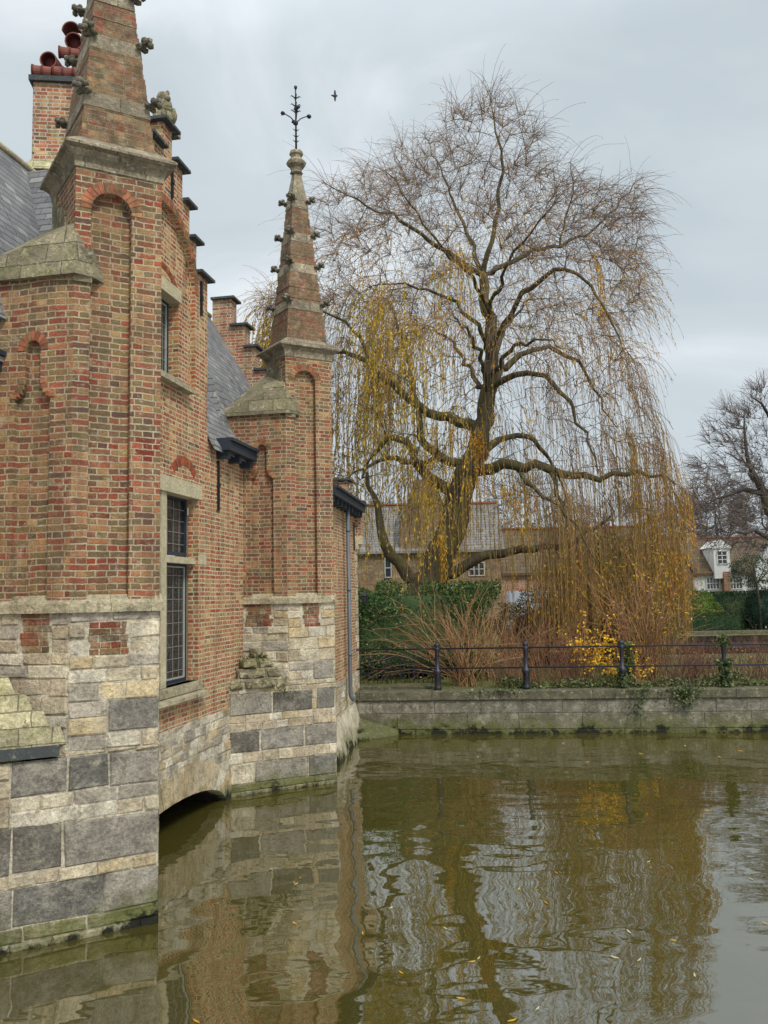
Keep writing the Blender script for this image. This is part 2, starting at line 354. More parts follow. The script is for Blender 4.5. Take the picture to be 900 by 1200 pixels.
def plain(name, col, rough=.6, metal=0.0, var=.15, scale=20, spec=.4, bump=.15, rnd=False):
    m, t, p = newmat(name); pos = N(t, 'ShaderNodeNewGeometry').outputs['Position']
    n = noise(t, pos, scale, 4, .6)
    c = mix(t, 1, col, ramp(t, n.outputs[0], [(.3, g(1 - var)), (.7, g(1 + var))]), 'MULTIPLY')
    t.links.new(c, p.inputs['Base Color']); p.inputs['Roughness'].default_value = rough; p.inputs['Metallic'].default_value = metal
    p.inputs['Specular IOR Level'].default_value = spec
    b = N(t, 'ShaderNodeBump', i_Strength=bump, i_Distance=.01); t.links.new(n.outputs[0], b.inputs['Height']); t.links.new(b.outputs[0], p.inputs['Normal'])
    return m
M_IRON = plain('black iron', srgb(26, 26, 30), .5, .0)
M_RAIL = plain('railing iron', srgb(34, 34, 42), .45, .0, var=.3)
M_DARKWOOD = plain('dark painted wood', srgb(38, 46, 56), .55)
M_FRAME = plain('window frame paint', srgb(150, 150, 142), .5)
M_FRAMEB = plain('dark blue frame', srgb(34, 44, 58), .5)
M_LEAD = plain('lead came', srgb(112, 112, 106), .6)
M_ZINC = plain('zinc', srgb(86, 92, 98), .55, .2, scale=6)
M_TERRA = plain('terracotta', srgb(112, 66, 56), .9, var=.3, scale=8)
M_TERRAD = plain('terracotta soot', srgb(84, 34, 28), .85, var=.3)
M_WHITEW = plain('whitewash', srgb(214, 214, 208), .85, var=.08, scale=5)
def glass_mat():
    m, t, p = newmat('window glass'); p.inputs['Base Color'].default_value = (.012, .016, .02, 1); p.inputs['Roughness'].default_value = .06
    p.inputs['IOR'].default_value = 2.0
    pos = N(t, 'ShaderNodeNewGeometry').outputs['Position']; n = noise(t, pos, 7, 2)
    b = N(t, 'ShaderNodeBump', i_Strength=.6, i_Distance=.03); t.links.new(n.outputs[0], b.inputs['Height']); t.links.new(b.outputs[0], p.inputs['Normal']); return m
M_GLASS = glass_mat()
def slate_mat(name, pal, rh=.11, bw=.2, seam=(.02, .022, .025, 1), lichen=.15):
    m, t, p = newmat(name); uv = N(t, 'ShaderNodeUVMap').outputs[0]; pos = N(t, 'ShaderNodeNewGeometry').outputs['Position']
    nd = noise(t, pos, 5, 3); off = N(t, 'ShaderNodeVectorMath', operation='SCALE'); t.links.new(nd.outputs[1], off.inputs[0]); off.inputs['Scale'].default_value = .025
    a = N(t, 'ShaderNodeVectorMath', operation='ADD'); t.links.new(uv, a.inputs[0]); t.links.new(off.outputs[0], a.inputs[1])
    a2 = N(t, 'ShaderNodeVectorMath', operation='ADD'); t.links.new(a.outputs[0], a2.inputs[0]); a2.inputs[1].default_value = (60, rh * 500, 0)
    br = N(t, 'ShaderNodeTexBrick', offset=.5, offset_frequency=2, squash=1)
    br.inputs['Color1'].default_value = g(0); br.inputs['Color2'].default_value = g(1); br.inputs['Mortar'].default_value = g(.3)
    br.inputs['Scale'].default_value = 1; br.inputs['Mortar Size'].default_value = .004; br.inputs['Mortar Smooth'].default_value = .3
    br.inputs['Brick Width'].default_value = bw; br.inputs['Row Height'].default_value = rh; t.links.new(a2.outputs[0], br.inputs['Vector'])
    c = ramp(t, br.outputs[0], [(i / (len(pal) - 1), q) for i, q in enumerate(pal)])
    n = noise(t, pos, 40, 4, .7); c = mix(t, 1, c, ramp(t, n.outputs[0], [(.3, g(.75)), (.7, g(1.25))]), 'MULTIPLY')
    l = noise(t, pos, 12, 6, .75); c = mix(t, math_(t, 'MULTIPLY', ramp(t, l.outputs[0], [(.55, g(0)), (.65, g(1))]), lichen), c, srgb(150, 150, 130))
    c = mix(t, br.outputs['Fac'], c, seam)
    sp = N(t, 'ShaderNodeSeparateXYZ'); t.links.new(a2.outputs[0], sp.inputs[0])
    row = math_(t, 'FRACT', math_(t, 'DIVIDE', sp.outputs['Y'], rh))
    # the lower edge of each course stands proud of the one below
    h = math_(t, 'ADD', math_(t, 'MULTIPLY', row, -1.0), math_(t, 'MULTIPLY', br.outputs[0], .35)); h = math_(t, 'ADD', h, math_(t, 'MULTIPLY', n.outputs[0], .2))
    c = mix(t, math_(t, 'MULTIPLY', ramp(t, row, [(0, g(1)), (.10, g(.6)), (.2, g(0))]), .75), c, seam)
    b = N(t, 'ShaderNodeBump', i_Strength=1, i_Distance=.02); t.links.new(h, b.inputs['Height']); t.links.new(b.outputs[0], p.inputs['Normal'])
    t.links.new(c, p.inputs['Base Color']); p.inputs['Roughness'].default_value = .6
    return m
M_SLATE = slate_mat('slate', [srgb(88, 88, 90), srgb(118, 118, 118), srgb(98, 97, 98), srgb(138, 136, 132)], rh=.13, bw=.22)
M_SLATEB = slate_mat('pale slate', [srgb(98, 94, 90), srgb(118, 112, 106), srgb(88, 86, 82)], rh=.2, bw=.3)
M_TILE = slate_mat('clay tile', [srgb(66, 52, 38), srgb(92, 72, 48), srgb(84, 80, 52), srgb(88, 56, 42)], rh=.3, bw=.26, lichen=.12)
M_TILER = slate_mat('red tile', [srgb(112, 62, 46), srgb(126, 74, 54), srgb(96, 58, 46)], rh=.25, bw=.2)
def tint_mat(name, rough=.7, trans=0.0, var=.2, spec=.25, dim=1.0):
    m, t, p = newmat(name); a = N(t, 'ShaderNodeAttribute', attribute_name='tint'); pos = N(t, 'ShaderNodeNewGeometry').outputs['Position']
    n = noise(t, pos, 12, 3); c = mix(t, 1, a.outputs['Color'], ramp(t, n.outputs[0], [(.3, g((1 - var) * dim)), (.7, g((1 + var) * dim))]), 'MULTIPLY')
    t.links.new(c, p.inputs['Base Color']); p.inputs['Roughness'].default_value = rough; p.inputs['Specular IOR Level'].default_value = spec
    if trans:
        o = [x for x in t.nodes if x.type == 'OUTPUT_MATERIAL'][0]
        tr = N(t, 'ShaderNodeBsdfTranslucent'); t.links.new(c, tr.inputs[0]); ms = N(t, 'ShaderNodeMixShader'); ms.inputs[0].default_value = trans
        t.links.new(p.outputs[0], ms.inputs[1]); t.links.new(tr.outputs[0], ms.inputs[2]); t.links.new(ms.outputs[0], o.inputs[0])
    return m
M_LEAF = tint_mat('leaves', .6, .35); M_TWIG = tint_mat('twigs', .8); M_VOUS = tint_mat('arch bricks', .9, var=.4, dim=.85)
def bark_mat(name, col):
    m, t, p = newmat(name); pos = N(t, 'ShaderNodeNewGeometry').outputs['Position']
    mp = N(t, 'ShaderNodeMapping'); mp.inputs['Scale'].default_value = (1, 1, .25); t.links.new(pos, mp.inputs[0])
    n = noise(t, mp.outputs[0], 14, 6, .7, .6); n2 = noise(t, pos, 1.6, 4, .6)
    c = mix(t, 1, col, ramp(t, n.outputs[0], [(.35, g(.45)), (.65, g(1.5))]), 'MULTIPLY')
    c = mix(t, math_(t, 'MULTIPLY', ramp(t, n2.outputs[0], [(.45, g(0)), (.6, g(1))]), .5), c, srgb(96, 92, 48))
    t.links.new(c, p.inputs['Base Color']); p.inputs['Roughness'].default_value = .9
    b = N(t, 'ShaderNodeBump', i_Strength=1, i_Distance=.06); t.links.new(n.outputs[0], b.inputs['Height']); t.links.new(b.outputs[0], p.inputs['Normal']); return m
M_BARK = bark_mat('willow bark', srgb(74, 64, 48)); M_BARKB = bark_mat('grey bark', srgb(64, 56, 54))

# ------------------------------------------------------------ plan of the house beside the water
TH = 10.8
P0 = at_z(265, 937, 0); FAC = Fr((P0.x, P0.y), (math.sin(R(TH)), math.cos(R(TH))))
E_ = Vector((math.sin(R(61)), math.cos(R(61)))); A_ = Vector((-math.cos(R(TH)), math.sin(R(TH)))); L_ = Vector((-math.sin(R(34)), math.cos(R(34))))
EAVE = 5.66; SLOPE = math.tan(R(60)); RIDGE_D = 2.3; RIDGE_Z = EAVE + RIDGE_D * SLOPE
def arch(sc, hw, z0, zs, rise=None, n=14):
    rise = hw if rise is None else rise
    return [(sc - hw, z0), (sc + hw, z0)] + [(sc + hw * math.cos(math.pi * i / n), zs + rise * math.sin(math.pi * i / n)) for i in range(n + 1)]
def fac_out(p): return (Vector((p[0], p[1])) - FAC.o).dot(FAC.n)
# ------------------------------------------------------------ water and ground
def water():
    m, t, p = newmat('canal water'); pos = N(t, 'ShaderNodeNewGeometry').outputs['Position']
    mp = N(t, 'ShaderNodeMapping'); mp.inputs['Scale'].default_value = (.72, 1.02, 1); t.links.new(pos, mp.inputs[0])
    n1 = noise(t, mp.outputs[0], 1.0, 2, .35, .1); n2 = noise(t, mp.outputs[0], 4.2, 2, .4); n3 = noise(t, pos, .25, 2)
    amp = ramp(t, n3.outputs[0], [(.35, g(.35)), (.65, g(1))])
    h = math_(t, 'ADD', n1.outputs[0], math_(t, 'MULTIPLY', math_(t, 'MULTIPLY', n2.outputs[0], amp), .11))
    b = N(t, 'ShaderNodeBump', i_Strength=1, i_Distance=.033); t.links.new(h, b.inputs['Height'])
    t.links.new(b.outputs[0], p.inputs['Normal'])
    p.inputs['Base Color'].default_value = (.050, .043, .009, 1); p.inputs['Roughness'].default_value = .02
    p.inputs['IOR'].default_value = 3.3; p.inputs['Specular IOR Level'].default_value = .5
    mb = MB(); mb.face([(-60, -60, 0), (90, -60, 0), (90, 70, 0), (-60, 70, 0)])
    tag(mb.build('water', m), kind='structure')
water()
QL = at_z(400, 861, 0); QR = at_z(900, 858, 0)
QF = Fr((QL.x, QL.y), (QR.x - QL.x, QR.y - QL.y)); QLEN = (Vector((QR.x, QR.y)) - Vector((QL.x, QL.y))).length
GZ = .93
def ground_mat():
    m, t, p = newmat('ground'); pos = N(t, 'ShaderNodeNewGeometry').outputs['Position']
    n = noise(t, pos, 1.3, 6, .65); n2 = noise(t, pos, 30, 4, .7)
    c = ramp(t, n.outputs[0], [(.35, srgb(92, 84, 56)), (.5, srgb(86, 92, 48)), (.65, srgb(104, 108, 62))])
    c = mix(t, 1, c, ramp(t, n2.outputs[0], [(.3, g(.6)), (.7, g(1.3))]), 'MULTIPLY')
    t.links.new(c, p.inputs['Base Color']); p.inputs['Roughness'].default_value = .95
    b = N(t, 'ShaderNodeBump', i_Strength=1, i_Distance=.03); t.links.new(n2.outputs[0], b.inputs['Height']); t.links.new(b.outputs[0], p.inputs['Normal']); return m
M_GROUND = ground_mat()
mb = MB()
qa = QF.P(-30, GZ, -.45); qb = QF.P(60, GZ, -.45)
# a garden strip with the canal's second arm behind its right part, then the far bank to the horizon
mb.face([(qa.x, qa.y, GZ), (qb.x, qb.y, GZ), (70, 29, GZ), (9, 30, GZ), (6.5, 33, GZ), (6, 40, GZ), (6, 43, GZ), (-60, 43, GZ), (-60, 30, GZ)])
mb.face([(-300, 43, GZ), (6, 43, GZ), (6, 41, GZ + .02), (300, 38, GZ + .02), (400, 600, GZ), (-400, 600, GZ)])
mb.face([(6, 43, 0 - .5), (6, 30, -.5), (6, 30, GZ), (6, 43, GZ)])
tag(mb.build('ground', M_GROUND), kind='structure')

# ------------------------------------------------------------ the brick house
house = empty('canal_house', FAC.P(0, 0, 0), 'old brick house with two stone topped turrets rising from the water on the left', 'house')
TINTS = {'w': [srgb(192, 178, 150), srgb(202, 190, 164), srgb(178, 162, 134), srgb(206, 196, 174), srgb(184, 168, 142), srgb(166, 156, 140)], 'y': [srgb(190, 168, 128), srgb(180, 160, 124), srgb(194, 174, 136)],
         'g': [srgb(130, 124, 114), srgb(142, 135, 122), srgb(116, 112, 104)], 'd': [srgb(100, 95, 87), srgb(112, 106, 96)], 'm': [srgb(124, 120, 84), srgb(112, 108, 80)], 'v': [srgb(142, 96, 68), srgb(128, 84, 62), srgb(148, 112, 78), srgb(116, 92, 66), srgb(150, 92, 66)], 'b': [srgb(150, 88, 62), srgb(128, 92, 62), srgb(136, 70, 50), srgb(152, 120, 80), srgb(106, 90, 64), srgb(160, 104, 70)]}
def tn(k):
    c = random.choice(TINTS[k]); f = random.uniform(.88, 1.12); return tuple(x * f for x in c[:3])
def ashlar(mb, fr, s0, s1, rows, o=0.0, wd=(.22, .42), back=True, mats=(0,), skip=None):
    """rows: (z0, z1, spec) ; spec: list of (a0,a1,kind) fixed stones; rest is filled at random with small pale courses"""
    for z0, z1, spec in rows:
        fixed = sorted(spec, key=lambda q: q[0]); cur = s0; gaps = []
        for a0, a1, k in fixed:
            if a0 - cur > .03: gaps.append((cur, a0))
            cur = max(cur, a1)
            if k == 'B':        # a patch repaired in brick
                n = max(1, round((z1 - z0) / .066)); dz = (z1 - z0) / n
                for i in range(n):
                    x = a0 + (random.uniform(0, .06)); e = a1 - random.uniform(0, .05); first = True
                    while x < e - .03:
                        w = random.choice([.1, .21]) ; w = min(w, e - x)
                        mb.block(fr, x + .005, x + w - .005, z0 + i * dz + .005, z0 + (i + 1) * dz - .005, o - .03, o + .004, .005, mats[0], tuple(q_ * .85 for q_ in tn('b')), .003); x += w
            else: mb.block(fr, a0 + .006, a1 - .006, z0 + .006, z1 - .006, o - .03, o + .010 + random.uniform(-.003, .008), .014, mats[0], tn(k), .010)
        if s1 - cur > .03: gaps.append((cur, s1))
        nsub = max(1, round((z1 - z0) / .15)); dz = (z1 - z0) / nsub
        for i in range(nsub):
            za, zb = z0 + i * dz, z0 + (i + 1) * dz
            for a0, a1 in gaps:
                x = a0
                while x < a1 - .01:
                    w = random.uniform(*wd)
                    if a1 - (x + w) < wd[0] * .6: w = a1 - x
                    if not (skip and skip((x + x + w) / 2, (za + zb) / 2)):
                        mb.block(fr, x + .005, x + w - .005, za + .005, zb - .005, o - .03, o + random.uniform(.0, .022), .014, mats[0], tn('y' if random.random() < .13 else 'w'), .010)
                    x += w
def backing(mb, fr, s0, s1, z0, z1, o=-.006, mat=1):
    mb.face([fr.P(s0, z0, o), fr.P(s1, z0, o), fr.P(s1, z1, o), fr.P(s0, z1, o)], mat)
def voussoirs(mb, fr, sc, r0, r1, zs, o, n, a0=0, a1=math.pi, kind='v', rise=1.0, red=False):
    for i in range(n):
        q0, q1 = a0 + (a1 - a0) * (i + .07) / n, a0 + (a1 - a0) * (i + .93) / n
        pt = lambda r, q, oo: fr.P(sc + r * math.cos(q), zs + r * rise * math.sin(q), oo)
        c = tn(kind)
        if red: c = tuple(a * b for a, b in zip(c, (1.1, .72, .66)))
        mb.hexa([pt(r0, q0, o), pt(r1, q0, o), pt(r1, q0, o - .05), pt(r0, q0, o - .05), pt(r0, q1, o), pt(r1, q1, o), pt(r1, q1, o - .05), pt(r0, q1, o - .05)], 0, c)

def crocket(mb, p, d, s=1.0):
    """a curled stone leaf growing outwards along d"""
    d = Vector((d[0], d[1], 0)).normalized(); side = Vector((-d.y, d.x, 0)); q = Vector(p)
    mb.tube([q - d * .06 * s, q + d * .05 * s + Vector((0, 0, .02 * s)), q + d * .12 * s + Vector((0, 0, .045 * s))], [.045 * s, .035 * s, .03 * s], 6)
    for a, z, r in ((.15, .075, .042), (.165, .02, .036), (.10, .085, .035)): mb.blob(q + d * a * s + Vector((0, 0, z * s)), (r * s,) * 3, jit=.2)
    for e in (-1, 1):
        mb.blob(q + d * .13 * s + side * e * .055 * s + Vector((0, 0, .05 * s)), (.04 * s,) * 3, jit=.25); mb.blob(q + d * .06 * s + side * e * .05 * s + Vector((0, 0, .01 * s)), (.045 * s, .045 * s, .03 * s), jit=.25)

def tower(C, label, first):
    C = Vector((C.x, C.y)); w = .885; w2 = .98 if first else .76
    K = C - E_ * w
    FF = Fr(K, E_)                                    # front
    La = fac_out(K) / 1.0                             # along A_ (perpendicular to the facade)
    FA = Fr(K + A_ * (La + .9), -A_); sK = La + .9    # buttress side
    # front line extended to the left until the facade
    ext = fac_out(K) / (E_.dot(FAC.n))
    lr = fac_out(C) / (-L_.dot(FAC.n))
    FRt = Fr(C, L_)
    zs = 3.12; zl = 1.70; zw = 6.50 if first else 6.38; zt = zw + .86; zc = 7.72 if first else 7.46; na_z = zc - .48
    body = MB()
    # niches
    nsc = .41 * w; nh = .205
    h1 = arch(nsc, nh, zs + .02, na_z)
    c2 = sK - (La * .80 if first else La * .56); wn = .20; na = .085
    zsh = 5.28
    h2 = [(c2 - wn, zs + .02), (c2 + wn, zs + .02), (c2 + wn, zsh)] + [(c2 + na + (wn - na) * (1 - math.sin(q)), zsh + .17 * (1 - math.cos(q)) * 1.0) for q in [math.pi / 2 * i / 5 for i in range(1, 6)]] \
        + [(c2 + na * math.cos(math.pi * i / 8), 5.75 + na * 1.3 * math.sin(math.pi * i / 8)) for i in range(9)] \
        + [(c2 - na - (wn - na) * (1 - math.sin(q)), zsh + .17 * (1 - math.cos(q))) for q in [math.pi / 2 * i / 5 for i in range(5, 0, -1)]] + [(c2 - wn, zsh)]
    body.panel(FF, [(0, zs), (w, zs), (w, zc), (0, zc)], [h1]); body.reveal(FF, h1, 0, -.10); body.panel(FF, h1, [], -.10)
    body.panel(FA, [(0, zs), (sK, zs), (sK, zw), (0, zw)], [h2]); body.reveal(FA, h2, 0, -.07); body.panel(FA, h2, [], -.07)
    body.face([FRt.P(0, zs), FRt.P(lr + .3, zs), FRt.P(lr + .3, zw), FRt.P(0, zw)]); body.face([FRt.P(0, zw), FRt.P(w2, zw), FRt.P(w2, zc), FRt.P(0, zc)])
    FL = Fr(K + L_ * w2, -L_); FB = Fr(C + L_ * w2, -E_)
    body.face([FL.P(0, zw), FL.P(w2, zw), FL.P(w2, zc), FL.P(0, zc)]); body.face([FB.P(0, zw), FB.P(w, zw), FB.P(w, zc), FB.P(0, zc)])
    tw = body.build('turret', M_TOW, house); tw['label'] = label
    rim = MB()
    voussoirs(rim, FF, nsc, nh + .004, nh + .115, na_z, .006, 15)
    rim.build('niche_arch', M_VOUS, tw); rim = MB()
    voussoirs(rim, FA, c2, na + .004, na + .09, 5.75, .006, 9, rise=1.2); rim.build('niche_arch', M_VOUS, tw)
    for e in (-1, 1):       # moulded shoulder bricks where the narrow niche widens
        rim = MB()
        for i in range(5):
            q = math.pi / 2 * (i + .5) / 5
            a = c2 + e * (na + (wn - na) * (1 - math.sin(q)) + .035); z = zsh + .17 * (1 - math.cos(q))
            rim.block(FA, a - .04, a + .04, z - .028, z + .028, -.03, .012, .01, 0, tn('v'))
        rim.build('niche_shoulder', M_VOUS, tw)
    # stone plinth
    pl = MB(); rows = []
    f = lambda px: (px - 68) / 117.0 * w          # measured on the nearer turret
    if first:
        rows = [(-.5, .07, []), (.07, .2, [(f(-60), f(20), 'm'), (f(20), f(95), 'm'), (f(95), w, 'm')]),
                (.2, .56, [(f(-70), f(8), 'g'), (f(8), f(116), 'g'), (f(116), w, 'g')]), (.56, .68, [(f(150), f(183), 'y')]),
                (.68, 1.10, [(f(-70), f(4), 'd'), (f(6), f(64), 'd'), (f(66), w, 'g')]), (1.10, 1.38, [(f(-70), f(2), 'w')]),
                (1.38, 1.70, [(f(2), f(68), 'g'), (f(70), f(120), 'g'), (f(122), w, 'g')])]
        up = [(1.70, 1.74, []), (1.74, 1.90, []), (1.90, 2.22, [(f(118), w, 'g')]), (2.22, 2.38, []), (2.38, 2.53, []), (2.53, 2.66, []),
              (2.66, 2.99, [(f(88), f(146), 'B')]), (2.99, zs - .02, [])]
    else:
        rows = [(-.5, .06, []), (.06, .17, [(-ext, -.1, 'm'), (-.1, .45, 'm'), (.45, w, 'm')]), (.17, .50, [(-ext, -.62, 'w'), (-.6, .36, 'g'), (.36, w, 'g')]), (.50, .68, []),
                (.68, 1.02, [(-ext, -.52, 'd'), (-.5, .28, 'g'), (.3, w, 'g')]), (1.02, 1.28, [(.45, w - .1, 'w')]), (1.28, 1.62, [(-ext, -.3, 'g'), (-.28, .44, 'd'), (.52, w - .02, 'g')])]
        rows.append((1.62, 1.70, []))
        up = [(1.70, 1.78, []), (1.78, 2.10, [(w - .42, w - .04, 'g')]), (2.10, 2.3, []), (2.3, 2.5, []), (2.5, 2.68, []), (2.68, zs - .02, [(.25, .62, 'B')])]
    ashlar(pl, FF, -ext - .1, w, rows); backing(pl, FF, -ext - .1, w, -.6, zl)
    ashlar(pl, FF, 0, w, up); backing(pl, FF, 0, w, zl, zs)
    upA = [(1.70, 2.1, []), (2.1, 2.45, []), (2.45, 2.70, []), (2.70, zs - .02, [(sK - La * .98, sK - La * .32, 'B')])]
    ashlar(pl, FA, .05, sK, upA); backing(pl, FA, 0, sK, zl, zs)
    backing(pl, FRt, 0, lr + .3, -.6, zs, o=0.004)
    ashlar(pl, FRt, 0.01, lr, [(-.5, .3, []), (.3, 1.0, []), (1.0, 1.7, []), (1.7, 2.4, []), (2.4, 3.1, [])])
    plo = pl.build('plinth', [M_ASH, M_MORT], tw)
    # broken weathering over the wide foot
    G_ = K + A_ * La; Wp = K - E_ * ext
    wb = MB()
    fl = Fr(Wp - E_ * .1, E_)
    if first:
        wb.box(fl, 0, ext + .02, zl + .03, zl + .13, -.7, .06, 0)
        wo = wb.build('ledge', M_CAP, tw)
        wb = MB()
        base = [Vector((K.x, K.y)), Vector((Wp.x, Wp.y)), Vector((G_.x, G_.y))]
    else:
        base = [Vector((K.x, K.y)), Vector((Wp.x, Wp.y)), Vector((G_.x, G_.y))]
    nl = 4; z = zl + (.13 if first else .0); top = 2.50 if first else 2.34
    for i in range(nl):
        k0 = i / nl; k1 = (i + .4) / nl; dz = (top - z) / (nl - i)
        # each course steps back towards the corner between buttress and wall
        apex = (Wp + (G_ - Wp) * .35) if first else G_ + (K - G_) * .35
        b0 = [p + (apex - p) * k0 for p in base]; b1 = [p + (apex - p) * k1 for p in base]
        bot = [Vector((p.x, p.y, z)) for p in b0]; tp = [Vector((p.x, p.y, z + dz)) for p in b1]
        if first: wb.hull(bot + tp, 0)
        else:
            # tumbled rubble blocks
            wb.hull(bot + tp, 0)
            P_, Q_ = bot[0], bot[1]; n = 4 - min(i, 2); nn = Vector((FF.n.x, FF.n.y, 0)); up = Vector((0, 0, 1)); tt = (Q_ - P_).normalized(); Lq = (Q_ - P_).length; x0 = 0
            for j in range(n):
                w_ = Lq / n * random.uniform(.85, 1.15); j_ = lambda k=.03: random.uniform(-k, k); pr = random.uniform(.0, .07)
                q = lambda x, zz, o: P_ + tt * (x0 + x) + up * zz + nn * o
                wb.hull([q(.01 + j_(.01), .01, -.2), q(w_ - .01, .01, -.2), q(.01, dz * .95, -.2), q(w_ - .01, dz * .95, -.2), q(.02 + j_(), .015 + j_(.015), .03 + pr), q(w_ - .02 + j_(), .01 + j_(.015), .03 + pr), q(w_ * .5, dz * .45 + j_(), .06 + pr), q(.05 + j_(), dz * .8 + j_(), pr - .02), q(w_ - .05 + j_(), dz * .85 + j_(), pr - .03), q(w_ * .5 + j_(), dz * .97, pr - .05)]); x0 += w_
        z += dz
    o_ = wb.build('weathering', M_MOSSY if first else M_WEATH, tw)
    # string course
    sc = MB()
    def ring(fr, a0, a1):
        x = a0
        while x < a1 - .01:
            ww = min(random.uniform(.35, .6), a1 - x)
            if a1 - x - ww < .12: ww = a1 - x
            sc.box(fr, x + .002, x + ww - .002, zs - .035, zs + .02, -.05, .05, 0); sc.box(fr, x + .002, x + ww - .002, zs + .0205, zs + .14, -.05, .035, 0, dz=.085)
            x += ww
    ring(FF, -.0, w + .03); ring(FA, .05, sK + .03); ring(FRt, 0, lr)
    sc.build('string_course', M_TRIM, tw)
    # upper weathering over the buttress
    uw = MB()
    ov = .05
    Kx = K + (-A_) * 0.03 + FA.n * ov; Gx = K + A_ * (La + (.85 if first else .45)) + FA.n * ov
    lo = [Kx + FF.n * .03, Gx, C + L_ * (lr + .3), C + L_ * .62, K + E_ * .18 + FF.n * .035]
    lo = [Vector((p.x, p.y, zz)) for p in lo for zz in (zw, zw + .045)]
    hi = [K + L_ * .02 + E_ * .02, K + L_ * w2 * .95, C + L_ * w2 * .9]
    hi = [Vector((hi[0].x, hi[0].y, zt - .28)), Vector((hi[1].x, hi[1].y, zt)), Vector((hi[2].x, hi[2].y, zt))]
    uw.hull(lo + hi)
    uw.box(FF, -.02, .17, zw - .06, zw + .30, -.2, .028)       # squared end stone
    for i in range(4):                                          # stepped flashing stones up the turret side
        uw.box(FL, .04 + i * .14, .20 + i * .14, zt - .25 - i * .03, zt + .30 - i * .11, -.05, .02)
    uw.build('buttress_cap', M_WEATH, tw)
    # cornice and spire, square in plan about the turret axis
    ax = (K + C + L_ * w2) / 2 + (L_ * w2) / 2 - (L_ * w2) / 2
    ax = (K + C) / 2 + L_ * w2 / 2
    cn = [K, C, C + L_ * w2, K + L_ * w2]
    def sec(k, z, add=0.0):
        r = []
        for p in cn:
            d = p - ax; r.append(Vector((ax.x + d.x * k + d.normalized().x * add, ax.y + d.y * k + d.normalized().y * add, z)))
        return r
    def loft(mb, A, B, mat=0):
        for i in range(4): mb.face([A[i], A[(i + 1) % 4], B[(i + 1) % 4], B[i]], mat)
    co = MB()
    prof = [(0.0, zc - .06), (.025, zc - .05), (.03, zc), (.06, zc + .06), (.13, zc + .11), (.19, zc + .13), (.195, zc + .155), (.07, zc + .23), (-.05, zc + .30)]
    for (a, z0), (b, z1) in zip(prof[:-1], prof[1:]): loft(co, sec(1, z0, a), sec(1, z1, b))
    co.face(sec(1, prof[-1][1], prof[-1][0])); co.build('cornice', M_CORN, tw)
    sp = MB(); sb = MB(); ck = MB()
    z0 = zc + .25; k0 = .88; z1 = 10.46; k1 = .31
    kk = lambda z: k0 + (k1 - k0) * (z - z0) / (z1 - z0)
    bands = [q + (zc - 7.46) * .4 for q in (8.42, 9.14, 9.73, 10.40)]
    nseg = 40
    for i in range(nseg):
        za, zb = z0 + (z1 - z0) * i / nseg, z0 + (z1 - z0) * (i + 1) / nseg
        j = [random.uniform(-.010, .010) for _ in range(2)]
        loft(sp, sec(kk(za), za, j[0]), sec(kk(za) - .004, zb, j[0]))
    spo = sp.build('spire', M_SPI, tw)
    for bz in bands:
        a, b = bz - .10, bz + .07
        A0, B0 = sec(kk(a), a, .014), sec(kk(b), b, .014); bb_ = MB(); loft(bb_, A0, B0); bb_.face(B0); bb_.face(A0[::-1]); bb_.build('stone_band', M_CORN, tw)
        for ci in range(4):
            p = sec(kk(bz), bz + .03, 0.01)[ci]; cb = MB(); dd = Vector((p.x - ax.x, p.y - ax.y, 0)).normalized(); crocket(cb, p - dd * .045, dd, 1.0)
            cb.build('crocket', M_CROCK, tw)
    # stone hips along the corners
    prev = sec(k1, z1, .015)
    tip = [(z1, k1, .015), (10.62, .26, .01), (11.02, .12, .01)]
    for (a, ka, aa), (b, kb, bb) in zip(tip[:-1], tip[1:]): loft(sb, sec(ka, a, aa), sec(kb, b, bb))
    sb.build('spire_tip', M_CORN, tw)
    fn = MB(); fn.lathe((ax.x, ax.y, 11.0), [(.10, 0), (.125, .02), (.10, .05), (.11, .12), (.17, .17), (.19, .22), (.15, .27), (.10, .30), (.10, .36), (.13, .38), (.12, .44), (.02, .45)], 8, smooth=False)
    fn.build('finial', M_CORN, tw)
    ir = MB(); zt0 = 11.43; b = (ax.x, ax.y)
    ir.tube([(b[0], b[1], zt0), (b[0], b[1], zt0 + 1.3)], [.022, .012], 6)
    dx = Vector((math.cos(.25), math.sin(.25), 0)); dyv = Vector((-dx.y, dx.x, 0))
    for d in (dx, -dx, dyv, -dyv):
        o = Vector((b[0], b[1], zt0 + .58)); ir.tube([o, o + d * .1 + Vector((0, 0, .10)), o + d * .2 + Vector((0, 0, .15)), o + d * .27 + Vector((0, 0, .12))], .011, 5)
        e = o + d * .25 + Vector((0, 0, .16)); ir.blob(e, (.05, .05, .035), jit=.35)
        for z in (.2, .3, .42): ir.tube([Vector((b[0], b[1], zt0 + z)), Vector((b[0], b[1], zt0 + z + .04)) + d * .06], [.014, .004], 4)
        for z in (.78, .90, 1.06): ir.tube([Vector((b[0], b[1], zt0 + z)), Vector((b[0], b[1], zt0 + z + .05)) + d * .075, Vector((b[0], b[1], zt0 + z + .03)) + d * .10], [.014, .012, .003], 4)
    ir.blob((b[0], b[1], zt0 + .58), (.05, .05, .06), jit=.2); ir.blob((b[0], b[1], zt0 + .86), (.04, .04, .05), jit=.2); ir.blob((b[0], b[1], zt0 + 1.28), (.035, .035, .045), jit=.3)
    ir.build('iron_cross', M_IRON, tw)
    return dict(K=K, C=C, ext=ext, La=La, G=G_, W=Wp)
T1 = tower(at_z(185, 1081, 0), 'nearer brick turret at the left edge, its spire running out of the picture', True)
T2 = tower(at_z(395, 917, 0), 'farther brick turret with a whole crocketed spire and iron cross', False)

